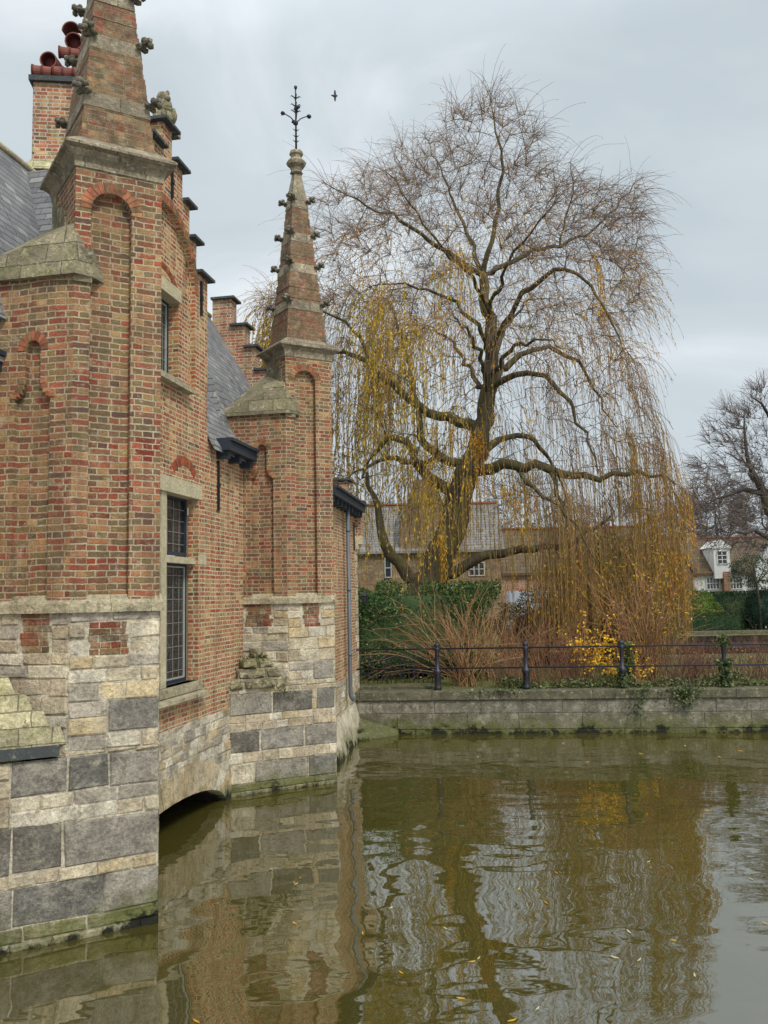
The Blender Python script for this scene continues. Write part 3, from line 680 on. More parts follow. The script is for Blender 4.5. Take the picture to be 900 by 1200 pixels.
# facade
sc = FAC.spx(193.5); g1 = FAC.spx(243); hwg = g1 - sc; g0 = sc - hwg
EW = 5.27; w_a = at_Y(387, 690, 17.3); w_b = at_Y(419, 690, 20.7)
FW = Fr((w_a.x, w_a.y), (w_b.x - w_a.x, w_b.y - w_a.y)); WEND = (Vector((w_b.x, w_b.y)) - Vector((w_a.x, w_a.y))).length
SEND = FAC.sY(18.6); SMID = FAC.sY(18.0); SNEAR = -9.5
zst = 1.42
cph = [FAC.hit(px, py, .1) for px, py in ((247, 327), (240, 288), (232, 246), (224, 204), (212, 158))]; caps = [q[1] + .0 for q in cph]; off = [hwg] + [q[0] - .09 - sc for q in cph[1:]]
print('GABLE', hwg, caps, off)
S_T = (T1['G'] - FAC.o).dot(FAC.t) + .1
poly = [(S_T, zst), (SEND, zst), (SEND, EAVE), (g1, EAVE), (g1, caps[0])]
for i in range(1, 5): poly += [(sc + off[i], caps[i - 1]), (sc + off[i], caps[i])]
left = [(2 * sc - a, z) for a, z in reversed(poly[3:])]
poly += left + [(S_T, EAVE)]
wl0, wl1, wz0, wz1 = sc - .95, FAC.spx(232), FAC.hit(229, 796, -.1)[1], FAC.hit(233, 584)[1]
lowwin = [(wl0, wz0), (wl1, wz0), (wl1, wz1), (wl0, wz1)]
wl0 = 2 * sc - wl1; lowwin = [(wl0, wz0), (wl1, wz0), (wl1, wz1), (wl0, wz1)]
ahw = FAC.spx(228) - sc; uz0 = FAC.hit(225, 455)[1]; uz1 = FAC.hit(216, 353)[1]; zsp = FAC.hit(228, 345)[1]; big = arch(sc, ahw, uz0, zsp, ahw * .98, 20)
print('UW', uz0, uz1, zsp, ahw)
uw1 = FAC.spx(216); uw0 = 2 * sc - uw1
wall = MB()
wall.panel(FAC, poly, [lowwin, big])
wall.panel(FAC, [(SNEAR, .0), (S_T, .0), (S_T, EAVE + .4), (SNEAR, EAVE + .4)], [], -.55)
wall.reveal(FAC, lowwin, 0, -.16)
wall.reveal(FAC, big, 0, -.10)
upwin = [(uw0, uz0), (uw1, uz0), (uw1, uz1), (uw0, uz1)]
inner = arch(sc, ahw, uz0, zsp, ahw * .98, 20)
# recessed field of the blind arch, with the window opening cut from it
bg_ = [(sc - ahw, uz0), (uw0, uz0), (uw0, uz1), (uw1, uz1), (uw1, uz0), (sc + ahw, uz0)] + inner[2:]
wall.panel(FAC, bg_, [], -.10)
wall.reveal(FAC, upwin, -.10, -.26)
# gable thickness and back
th = .38
for i in range(3, len(poly) - 1):
    a, b = poly[i], poly[i + 1]
    wall.face([FAC.P(a[0], a[1], 0), FAC.P(b[0], b[1], 0), FAC.P(b[0], b[1], -th), FAC.P(a[0], a[1], -th)])
wall.panel(FAC, [p for p in poly[3:-1]], [], -th)
wall.panel(FW, [(-.7, zst), (WEND, zst), (WEND, EW), (-.7, EW)], [], 0)
wall.face([FW.P(WEND, .4), FW.P(WEND, .4, -4.6), FW.P(WEND, EW, -4.6), FW.P(WEND, EW)])
wall.face([FW.P(-.7, .0), FW.P(-.7, .0, -2), FW.P(-.7, EW, -2), FW.P(-.7, EW)])
wo = wall.build('wall', M_FAC, house)
# stone foot of the facade with the culvert arch
ft = MB()
ca, ch = FAC.spx(225, .3) - .0, .0
s_r = FAC.spx(263, .2); cc = FAC.spx(208, .5); s_l = 2 * cc - s_r; chw = (s_r - s_l) / 2
def arcz(a):
    q = (a - cc) / chw
    return .02 + .40 * math.sqrt(max(0, 1 - q * q)) if abs(q) < 1 else -9
carch = [(cc + chw * math.cos(math.pi * i / 24), .0 + .40 * math.sin(math.pi * i / 24)) for i in range(25)]
ft.panel(FAC, [(SNEAR, -.6), (cc - chw, -.6)] + carch[::-1] + [(cc + chw, -.6), (FAC.sY(20.8), -.6), (FAC.sY(20.8), zst), (SNEAR, zst)], [], .0, 1)
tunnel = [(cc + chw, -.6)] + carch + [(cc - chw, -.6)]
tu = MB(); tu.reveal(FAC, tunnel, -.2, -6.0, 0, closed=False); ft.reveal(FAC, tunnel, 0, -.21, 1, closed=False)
tu.face([FAC.P(cc - chw, -.6, -6), FAC.P(cc + chw, -.6, -6), FAC.P(cc + chw, .7, -6), FAC.P(cc - chw, .7, -6)]); tu.build('culvert', M_TUNNEL_SHADE, house)
rs = []; z = .0
while z < zst - .05:
    h = random.choice([.12, .14, .16]); h = min(h, zst - z)
    if zst - z - h < .07: h = zst - z
    rs.append((z, z + h, [])); z += h
ashlar(ft, FAC, T1['C'].dot(FAC.t) - FAC.o.dot(FAC.t) , s_r + .5, rs, .0, (.2, .38), skip=lambda a, z: z < arcz(a) + .42 and abs(a - cc) < chw + .15)
ashlar(ft, FW, -.7, WEND, [(-.4, 0, [])] + rs, .0, (.25, .45)); ft.panel(FW, [(-.7, -.6), (WEND, -.6), (WEND, zst), (-.7, zst)], [], -.004, 1)
ft.hull([FW.P(-.7, -.5, .0), FW.P(WEND - .6, -.5, .0), FW.P(-.7, -.5, .34), FW.P(WEND - .6, -.5, .22), FW.P(-.7, .75, .0), FW.P(WEND - .6, .75, .0), FW.P(-.7, .12, .24), FW.P(WEND - .6, .12, .16)], 0, tn('w'))
nv = 17
for i in range(nv):          # big yellowed arch stones
    q0, q1 = math.pi * (i + .04) / nv, math.pi * (i + .96) / nv
    pt = lambda k, q, oo: FAC.P(cc + (chw + k) * math.cos(q), (.40 + k * 1.0) * math.sin(q) if q else 0, oo)
    c = tn(random.choice('ywy')); k2 = random.uniform(.38, .50)
    ft.hexa([pt(.0, q0, .02), pt(k2, q0, .02), pt(k2, q0, -.2), pt(.0, q0, -.2), pt(.0, q1, .02), pt(k2, q1, .02), pt(k2, q1, -.2), pt(.0, q1, -.2)], 0, c)
ft.build('stone_footing', [M_ASH, M_MORT], house)
# quoins where the last bay ends
qn = MB()
for i in range(28):
    z = .5 + i * .16
    if z > EW - .55: break
    ww = .22 if i % 2 else .36
    qn.block(FW, WEND - ww, WEND, z + .005, z + .152, -.05, .014, .008, 0, tn('w'))
qn.build('quoins', M_ASH, wo)
# arch bricks of the blind arch and relieving arch over the lower window
va = MB()
voussoirs(va, FAC, sc, ahw + .004, ahw + .13, zsp, .008, 34, rise=.985)
va.build('blind_arch', M_VOUS, wo); va = MB()
voussoirs(va, FAC, sc, uw1 - sc - .12, uw1 - sc + .02, uz1 + .02, -.092, 24, R(28), R(152), rise=.6, red=True)
va.build('window_arch', M_VOUS, wo)
for e in (-1, 1):
    va = MB(); voussoirs(va, FAC, sc + e * (wl1 - sc) * .55, .46, .59, wz1 - .03, .008, 21, R(42), R(138), red=True); va.build('relieving_arch', M_VOUS, wo)
# window stonework
def window(l, r, z0, z1, rec, lint, sill_h, transom=None, name='window', leads=(5, 5), sill_over=.14, ends=.12):
    m = MB(); d = -rec
    mid = (l + r) / 2
    m.box(FAC, mid - .085, mid + .085, z0, z1, d - .10, -.02 if rec < .2 else -.12)
    for a in (l, r): m.box(FAC, a - .03 if a == l else a - .025, a + .025 if a == l else a + .03, z0, z1, d - .12, d - .02)
    if transom: m.box(FAC, l, r, transom - .06, transom + .06, d - .1, d + .12, dz=.03)
    w = m.build(name, M_WIN, house)
    li = MB(); li.box(FAC, l - ends, r + ends, z1 - .02, z1 + lint, d - .1, d + rec + .016 if rec < .2 else d + .18); li.build('lintel', M_WIN, w)
    si = MB(); si.box(FAC, l - .1, r + .10, z0 - sill_h, z0 - .0, -rec - .1, .035); si.box(FAC, l - .12, r + .12, z0 - sill_h - .085, z0 - sill_h + .015, -rec, sill_over, dz=.05); si.build('sill', M_TRIM, w)
    lights = [(l + .025, mid - .075), (mid + .075, r - .025)]
    zz = [(z0, transom - .06), (transom + .06, z1 - .02)] if transom else [(z0, z1 - .02)]
    for (a, b) in lights:
        for i, (c, e) in enumerate(zz):
            g_ = MB(); g_.face([FAC.P(a, c, d - .05), FAC.P(b, c, d - .05), FAC.P(b, e, d - .05), FAC.P(a, e, d - .05)]); g_.build('pane', M_GLASS, w)
            f_ = MB(); t_ = .035
            dark = (i == 0)
            for bx in ((a, a + t_, c, e), (b - t_, b, c, e), (a + t_, b - t_, c, c + t_ * 1.5), (a + t_, b - t_, e - t_, e)): f_.box(FAC, *bx, d - .048, d - .01)
            f_.build('casement', M_FRAMEB if dark else M_DARKWOOD, w)
            if dark:
                f2 = MB()
                for bx in ((a + t_, a + t_ + .02, c + .06, e - t_), (b - t_ - .02, b - t_, c + .06, e - t_), (a + t_ + .02, b - t_ - .02, e - t_ - .02, e - t_), (a + t_ + .02, b - t_ - .02, c + .055, c + .075)): f2.box(FAC, *bx, d - .047, d - .022)
                f2.build('inner_frame', M_FRAME, w)
            ld = MB(); nx, nz = leads[0], max(3, round((e - c) / .17))
            for k in range(1, nx): x = a + (b - a) * k / nx; ld.box(FAC, x - .005, x + .005, c, e, d - .049, d - .040)
            for k in range(1, nz): zz_ = c + (e - c) * k / nz; ld.box(FAC, a, b, zz_ - .005, zz_ + .005, d - .0492, d - .0402)
            ld.build('leading', M_LEAD, w)
    return w
window(wl0, wl1, wz0, wz1, .16, .20, .13, FAC.hit(225, 656)[1])
window(uw0, uw1, uz0, uz1, .24, .17, .05, None, leads=(4, 4), sill_over=.12, ends=.0)
tb = MB(); tb.box(FAC, wl1 + .01, wl1 + .30, FAC.hit(225, 656)[1] - .06, FAC.hit(225, 656)[1] + .1, -.05, .008); tb.build('tie_stone', M_WIN, wo)
# gable cap slabs
for i in range(5):
    a = sc + off[i]; b = sc + (off[i + 1] if i < 4 else -off[4]); z = caps[i]
    m = MB()
    if i < 4:
        for a_, b_ in ((b + .0, a + .09), (2 * sc - a - .09, 2 * sc - b)):
            m = MB(); m.box(FAC, a_, b_, z, z + .055, -th - .05, .10, dz=.012); m.build('cap_slab', M_CAP, wo)
    else:
        m.box(FAC, sc - off[4] - .09, sc + off[4] + .09, z, z + .055, -th - .05, .10, dz=.012); m.build('cap_slab', M_CAP, wo)
# seated stone beast on the gable top
st = MB(); b = FAC.P(sc + .22, caps[4] + .05, -.16); st.box(FAC, sc - .0, sc + .46, caps[4] + .06, caps[4] + .14, -.32, .0)
for c, r in (((0, 0, .20), (.13, .13, .16)), ((.03, -.03, .33), (.10, .10, .14)), ((.0, -.04, .47), (.085, .085, .10)), ((.07, -.09, .42), (.05, .05, .05)), ((.09, -.06, .14), (.05, .05, .13)), ((-.09, -.08, .14), (.05, .05, .13)),
             ((.13, .04, .22), (.06, .06, .12)), ((-.05, .0, .54), (.035, .035, .05)), ((.05, .0, .55), (.035, .035, .05)), ((-.12, 0, .28), (.06, .05, .10))):
    st.blob(b + Vector(c) + Vector((0, 0, .06)), r, jit=.16, sub=2)
st.build('stone_beast', M_WEATH, house)
# iron wall anchors
for px, y0, y1 in ((202, 195, 232), (236, 330, 370), (256, 540, 598), (-1, 0, 0)):
    if px < 0: continue
    a = FAC.hit(px, y0, .02); z0 = FAC.hit(px, y1, .02)[1]
    if px == 202: a = (a[0], a[1])
    m = MB(); m.box(FAC, a[0] - .018, a[0] + .018, z0, a[1], .006, .04); m.box(FAC, a[0] - .026, a[0] + .026, (z0 + a[1]) / 2 - .03, (z0 + a[1]) / 2 + .03, .01, .05)
    m.build('wall_anchor', M_IRON, wo)
m = MB(); a = FW.hit(414, 612, .02); z0 = FW.hit(414, 645, .02)[1]; m.box(FW, a[0] - .018, a[0] + .018, z0, a[1], .02, .05); m.build('wall_anchor', M_IRON, wo)
# roofs
def roofslab(s0, s1, d1=RIDGE_D, slope=SLOPE, z0=EAVE + .05, lip=.12, name='roof', near=False):
    m = MB(); a = (.22, z0 + .0) if near else (-lip, z0 - lip * slope * .6); b = (d1, z0 + d1 * slope)
    q = lambda s, od, zz: FAC.P(s, zz, -od)
    nx = -.04
    m.hexa([q(s0, a[0], a[1] - .06), q(s1, a[0], a[1] - .06), q(s1, b[0], b[1] - .06), q(s0, b[0], b[1] - .06), q(s0, a[0], a[1]), q(s1, a[0], a[1]), q(s1, b[0], b[1]), q(s0, b[0], b[1])], 0)
    bz = z0; m.face([q(s0, b[0], b[1]), q(s1, b[0], b[1]), q(s1, 2 * d1, bz), q(s0, 2 * d1, bz)], 0)
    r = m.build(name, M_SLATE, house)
    rd = MB(); rd.tube([q(s0, b[0], b[1] + .01), q(s1, b[0], b[1] + .01)], .06, 8); rd.build('ridge_tile', M_TRIM, r)
    return r
r1 = roofslab(SNEAR, g0, near=True); r2 = roofslab(g1 + .01, SMID); r3 = roofslab(g0, g1, lip=-.45); m = MB(); m.hexa([FW.P(-.7, EW - .02, .1), FW.P(WEND - .02, EW - .02, .1), FW.P(WEND - .02, EW + .2, -4.5), FW.P(-.7, EW + .2, -4.5), FW.P(-.7, EW + .03, .1), FW.P(WEND - .02, EW + .03, .1), FW.P(WEND - .02, EW + .25, -4.5), FW.P(-.7, EW + .25, -4.5)]); m.build('roof', M_SLATE, house)
dr = MB()     # saddle roof behind the stepped gable
zr = caps[3]
for e in (-1, 1):
    A = FAC.P(sc, zr, -th); B = FAC.P(sc + e * 1.3, 7.2, -th); C_ = FAC.P(sc + e * 1.3, 7.2, -1.1); D = FAC.P(sc, zr, -2.3); dr.face([A, B, C_, D])
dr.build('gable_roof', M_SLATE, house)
# little slated hips beside the turrets
for T in (T1, T2):
    h = MB(); s_ = (T['G'] - FAC.o).dot(FAC.t)
    h.hull([FAC.P(s_ - .35, 6.1, -.2), FAC.P(s_ + .9, 6.1, -.2), FAC.P(s_ + .9, 6.1, -1.2), FAC.P(s_ - .35, 6.1, -1.2), FAC.P(s_ - .05, 7.15, -.55), FAC.P(s_ + .8, 7.15, -.6), FAC.P(s_ - .05, 7.15, -1.2)])
    h.build('slated_hip', M_SLATE, house)
# gutters with brackets
def gutter(s0, s1, o=0.0, FAC=FAC, EAVE=EAVE):
    m = MB(); m.box(FAC, s0, s1, EAVE - .10, EAVE + .05, -.02 + o, .26 + o); m.box(FAC, s0, s1, EAVE + .0505, EAVE + .10, -.02 + o, .31 + o)
    go = m.build('gutter', M_DARKWOOD, house)
    o_ = 0 if s0 > SNEAR + .1 else -.5
    n = max(2, int((s1 - s0) / .38))
    for i in range(n):
        a = s0 + .12 + (s1 - s0 - .24) * i / (n - 1)
        b = MB(); b.box(FAC, a - .05, a + .05, EAVE - .22, EAVE - .101, -.02 + o_, .2 + o_, dz=.0); b.build('bracket', M_DARKWOOD, go)
gutter(SNEAR, Fr((FAC.P(0, 0, -.25).x, FAC.P(0, 0, -.25).y), FAC.t).spx(9, 5.6), -.5); gutter(FAC.sY(12.95), FAC.sY(14.15)); gutter(-.6, WEND - .25, 0.0, FW, EW)
dp = MB(); a = FW.hit(409, 700, .12)[0]
zb = FW.hit(411, 822, .14)[1]
dp.tube([FW.P(a, EW - .05, .12), FW.P(a, zb + .2, .12), FW.P(a, zb + .1, .13), FW.P(a, zb, .2)], .045, 10)
for z in (1.9, 3.3, 4.6): dp.tube([FW.P(a, z, .12), FW.P(a, z + .05, .12)], .056, 10)
dp.build('downspout', M_ZINC, house)
# stepped end gable behind the far turret, and a chimney on its top
def stepped(s, steps, name='stepped_gable', thick=.34):
    m = MB(); fr = Fr((FAC.P(s, 0, 0).x, FAC.P(s, 0, 0).y), -FAC.n)   # tangent runs inwards, faces the camera
    pts = [(steps[0][0], 4.8)] 
    m2 = MB()
    for d0, d1, z in steps:
        m.box(fr, d0, d1, 4.6, z, -thick, 0)
    o = m.build(name, M_CHI, house)
    for d0, d1, z in steps:
        c = MB(); c.box(fr, d0 - .08, d1 + .06, z, z + .05, -thick - .07, .08); c.build('cap_slab', M_CAP, o)
    return fr, o
fr2 = Fr((FAC.P(SMID, 0, 0).x, FAC.P(SMID, 0, 0).y), FAC.n)
def stepgable(s, steps, FAC=FAC):
    fr = Fr((FAC.P(s, 0, 0).x, FAC.P(s, 0, 0).y), FAC.n); m = MB()      # tangent runs outwards (to the right), faces the camera
    last = 99
    for d0, d1, z in steps: m.box(fr, -d1, -d0 - .001, 4.6, z, -.34, 0)
    o = m.build('stepped_gable', M_CHI, house)
    for d0, d1, z in steps:
        c = MB(); c.box(fr, -d1 - .02, -d0 + .09, z, z + .05, -.42, .08); c.build('cap_slab', M_CAP, o)
def dz_at(s, px, py, FAC=FAC):
    fr = Fr((FAC.P(s, 0, 0).x, FAC.P(s, 0, 0).y), FAC.n); a, z = fr.hit(px, py); return -a, z
S2 = []
for (xl, xr, y) in ((283, 310, 436), (283, 299, 408), (267, 287, 383), (249, 271, 352)):
    d1, z = dz_at(SMID, xl, y); d0, _ = dz_at(SMID, xr, y); S2.append([d0, d1, z])
S2[0][1] = S2[1][0]; S2[1][1] = S2[2][0] ; S2[2][1] = S2[3][0] + .0
stepgable(SMID, [(-.1, S2[0][0], S2[0][2] - .6)] + [tuple(q) for q in S2])
S3 = []
for (xl, xr, y) in ((405, 420, 588), (386, 404, 562)):
    d1, z = dz_at(WEND, xl, y, FW); d0, _ = dz_at(WEND, xr, y, FW); S3.append([d0, d1, z])
S3[0][1] = S3[1][0]
stepgable(WEND + .3, [tuple(q) for q in S3], FW)
kn = MB(); kn.box(FW, WEND - .25, WEND + .02, 4.42, 4.62, -.1, .16); kn.box(FW, WEND - .25, WEND + .02, 4.30, 4.4199, -.1, .08); kn.build('kneeler', M_WIN, house)
kb = MB(); kb.box(FW, WEND - .22, WEND + .3, 4.621, S3[0][2], -.3, .14); kb.build('kneeler_pier', M_CHI, house)
# big chimney with clay pots
cY = 12.6; c0 = FAC.sY(12.6)
chf = Fr((FAC.P(c0, 0, -RIDGE_D - .25).x, FAC.P(c0, 0, -RIDGE_D - .25).y), (1, .12))
a0, z_b = chf.hit(37, 190); a1 = chf.hit(96, 150)[0]; z_t = chf.hit(40, 96)[1]
cm = MB(); cm.box(chf, a0, a1, 8.2, z_t, -.55, 0); cm.box(chf, a0 - .08, a1 + .08, 8.2, z_b - .16, -.62, .07)
cho = cm.build('chimney', M_CHI, house)
cc_ = MB(); cc_.box(chf, a0 - .06, a1 + .08, z_t, z_t + .09, -.62, .07); cc_.build('chimney_cap', M_CAP, cho)
cb = MB(); cb.hull([chf.P(a0 - .13, z_b - .16, .12), chf.P(a1 + .1, z_b - .16, .12), chf.P(a0 - .13, z_b - .16, -.66), chf.P(a1 + .1, z_b - .16, -.66), chf.P(a0, z_b + .06, .003), chf.P(a1, z_b + .06, .003), chf.P(a0, z_b + .06, -.55), chf.P(a1, z_b + .06, -.55)]); cb.build('chimney_shoulder', M_MOSSY, cho)
def half_pipe(mb, p, q, r, a0, a1, n=10, th=.018):
    """a curved ridge pot: half tube from p to q"""
    p, q = Vector(p), Vector(q); d = (q - p).normalized(); x = d.cross(Vector((0, 0, 1))).normalized(); y = x.cross(d)
    for i in range(n):
        u0, u1 = a0 + (a1 - a0) * i / n, a0 + (a1 - a0) * (i + 1) / n
        f = lambda u, rr, c: c + (x * math.cos(u) + y * math.sin(u)) * rr
        mb.face([f(u0, r, p), f(u0, r, q), f(u1, r, q), f(u1, r, p)], 0); mb.face([f(u0, r - th, p), f(u1, r - th, p), f(u1, r - th, q), f(u0, r - th, q)], 1)
        mb.face([f(u0, r - th, p), f(u0, r, p), f(u1, r, p), f(u1, r - th, p)], 0)
zc0 = z_t + .09; ww = a1 - a0
def pipe(p, q, r, name, soot=True):
    m = MB(); half_pipe(m, p, q, r, 0, math.pi * 2, 16, th=.02)
    d = (Vector(q) - Vector(p)).normalized(); m.tube([Vector(p) + d * .12, Vector(p) + d * .13], r - .021, 14, 1)
    if name == 'clay_pot':
        for k in (0.0, .5): m.tube([Vector(p).lerp(Vector(q), k) - d * .012, Vector(p).lerp(Vector(q), k) + d * .02], r + .012, 16, 1, cap=False)
    m.build(name, [M_TERRA, M_TERRAD], cho)
for k, L_p in ((-.02, .3), (.40, .3), (.80, .26)): pipe(chf.P(a0 + ww * k, zc0 + .10, .0), chf.P(a0 + ww * k + L_p, zc0 + .10, -.04), .10, 'clay_pot')
pipe(chf.P(a0 + ww * .30, zc0 + .30, .03), chf.P(a0 + ww * .34, zc0 + .33, -.28), .145, 'clay_cowl')
pipe(chf.P(a0 + ww * .50, zc0 + .50, -.05), chf.P(a0 + ww * .50 + .34, zc0 + .50, -.1), .09, 'clay_pot')
pipe(chf.P(a0 + ww * .92, zc0 + .36, .0), chf.P(a0 + ww * .92 + .3, zc0 + .36, -.1), .10, 'clay_pot')
pipe(chf.P(a0 + ww * .80, zc0 + .68, .0), chf.P(a0 + ww * .82, zc0 + .73, -.3), .15, 'clay_cowl')
m = MB(); half_pipe(m, chf.P(a0 + ww * .76, zc0 + .83, .06), chf.P(a0 + ww * .80, zc0 + .88, -.3), .155, 0, math.pi, 12); m.build('clay_cowl', [M_TERRA, M_TERRAD], cho)
# wall lantern on the end of the house
ln = MB(); z = FW.hit(417, 700, .25)[1]; a = WEND + .02
ln.tube([FW.P(a, z + .12, .0), FW.P(a + .05, z + .16, .1), FW.P(a + .05, z + .10, .16)], .015, 6)
ln.lathe(FW.P(a + .05, z - .14, .16), [(.05, 0), (.06, .02), (.075, .16), (.10, .17), (.04, .24), (.02, .27)], 6, smooth=False)
ln.build('wall_lantern', M_IRON, house)

# ------------------------------------------------------------ quay wall, railing
qw = MB()
s = -2.0
while s < 32:
    for z0, z1 in ((-.5, .12), (.12, .50), (.50, .78)):
        pass
    s += 40
def course(z0, z1, o, wmin, wmax, tint):
    x = -3.0
    while x < 34:
        w = random.uniform(wmin, wmax)
        f = random.uniform(.8, 1.12)
        qw.block(QF, x + .004, x + w - .004, z0 + .004, z1 - .004, -.3, o + random.uniform(0, .012), .012, 0, tuple(c * f for c in tint[:3]), .004); x += w
qt = srgb(104, 99, 82)
course(-.5, .10, .012, 1.0, 1.6, srgb(92, 88, 66)); course(.10, .46, .0, 1.0, 1.7, qt); course(.46, .76, .0, .9, 1.5, srgb(118, 113, 98))
qw.face([QF.P(-3, -.6, -.02), QF.P(34, -.6, -.02), QF.P(34, .8, -.02), QF.P(-3, .8, -.02)], 1)
qwall = empty('quay_wall', QF.P(5, 0, 0), 'low grey stone quay wall with a flat coping across the water', 'wall')
qw.build('stonework', [M_ASH, M_MORT], qwall)
cp = MB(); x = -3.0
while x < 34:
    w = random.uniform(1.5, 2.2); cp.block(QF, x + .003, x + w - .003, .765, .965, -.46, .06, .015, 0, (1, 1, 1), .002)
    cp.face([QF.P(x, .962, -.5), QF.P(x, .962, .045), QF.P(x + w, .962, .045), QF.P(x + w, .962, -.5)]); x += w
cp.build('coping', M_COPE, qwall)
sb_ = MB()      # sloping stone foot where the quay meets the house
pA, pB = at_z(396, 872, 0), at_z(462, 862, 0); tA = QF.P(-.35, .62, .02); tB = QF.P(1.3, .12, .02)
sb_.hull([Vector((pA.x - .6, pA.y + .2, -.4)), Vector((pA.x, pA.y, -.4)), Vector((pB.x, pB.y, -.4)), Vector((pA.x - .6, pA.y + .2, .1)), Vector((pA.x, pA.y, .12)), Vector((pB.x, pB.y, .05)), tA, tB, QF.P(-1, .62, .02), QF.P(-1, -.4, 0), QF.P(1.6, -.4, 0)], 0, srgb(96, 94, 74))
sb_.build('sloping_foot', M_ASH, qwall)
ral = empty('quay_railing', QF.P(5, GZ, -.25), 'black iron railing with two bars and turned posts along the quay', 'railing')
posts = [QF.hit(px, 800, -.25)[0] for px in (513, 617, 730)]; step = (posts[2] - posts[0]) / 2
ps = [QF.hit(px, 800, -.25)[0] for px in (513, 617, 730, 850)] + [QF.hit(850, 800, -.25)[0] + step * 1.02 * k for k in (1, 2, 3)]
for a in ps:
    m = MB(); c = QF.P(a, .962, -.25)
    m.lathe(c, [(.085, 0), (.09, .06), (.075, .09), (.07, .12), (.075, .36), (.095, .38), (.10, .44), (.085, .47), (.05, .50), (.048, .90), (.07, .92), (.075, .96), (.055, .98), (.065, 1.01), (.075, 1.04), (.055, 1.08), (.015, 1.10)], 12)
    m.build('post', M_RAIL, ral)
for z in (.50, .955):
    m = MB(); m.tube([QF.P(.3, .962 + z, -.25), QF.P(28, .962 + z, -.25)], .019, 8); m.build('rail', M_RAIL, ral)
# ------------------------------------------------------------ vegetation helpers (numpy)
def ring_tubes(P, rad, k=3):
    """P (M,K,3) strands, rad (M,K) -> verts, quads"""
    M, K, _ = P.shape
    d = np.gradient(P, axis=1); d /= np.linalg.norm(d, axis=2, keepdims=True) + 1e-9
    ref = np.where(np.abs(d[..., 2:3]) > .8, np.array([1., 0, 0]), np.array([0, 0, 1.]))
    x = np.cross(d, ref); x /= np.linalg.norm(x, axis=2, keepdims=True) + 1e-9; y = np.cross(x, d)
    q = np.arange(k) * 2 * np.pi / k
    V = P[:, :, None, :] + rad[:, :, None, None] * (x[:, :, None, :] * np.cos(q)[None, None, :, None] + y[:, :, None, :] * np.sin(q)[None, None, :, None])
    idx = np.arange(M * K * k).reshape(M, K, k)
    a = idx[:, :-1, :]; b = np.roll(a, -1, axis=2); c = np.roll(idx[:, 1:, :], -1, axis=2); e = idx[:, 1:, :]
    return V.reshape(-1, 3), np.stack([a, b, c, e], -1).reshape(-1, 4)
def strands(p, d, L, K, grav, wig, rg, curl=None):
    M = len(p); P = np.zeros((M, K + 1, 3)); P[:, 0] = p; d = d / (np.linalg.norm(d, axis=1, keepdims=True) + 1e-9); st = (L / K)[:, None]
    g_ = np.broadcast_to(np.asarray(grav, float).reshape(-1, 1), (M, 1))
    for i in range(K):
        d = d + np.concatenate([np.zeros((M, 2)), -g_ * st], 1) + rg.normal(0, 1, (M, 3)) * wig * np.sqrt(st)
        d /= np.linalg.norm(d, axis=1, keepdims=True); P[:, i + 1] = P[:, i] + d * st
    return P
def leaf_quads(c, d, ln, wd, rg):
    M = len(c); s = rg.normal(0, 1, (M, 3)); d = d / (np.linalg.norm(d, axis=1, keepdims=True) + 1e-9); s = np.cross(d, s); s /= np.linalg.norm(s, axis=1, keepdims=True) + 1e-9
    ln = np.broadcast_to(ln, (M,))[:, None]; wd = np.broadcast_to(wd, (M,))[:, None]
    V = np.stack([c, c + d * ln * .5 + s * wd, c + d * ln, c + d * ln * .5 - s * wd], 1).reshape(-1, 3)
    return V, np.arange(M * 4).reshape(M, 4)
def cols(M, pal, rg, rep, jit=.15):
    pal = np.array([c[:3] for c in pal]); c = pal[rg.integers(0, len(pal), M)] * (1 + rg.normal(0, jit, (M, 1))); return np.repeat(np.clip(c, .004, 1), rep, 0)
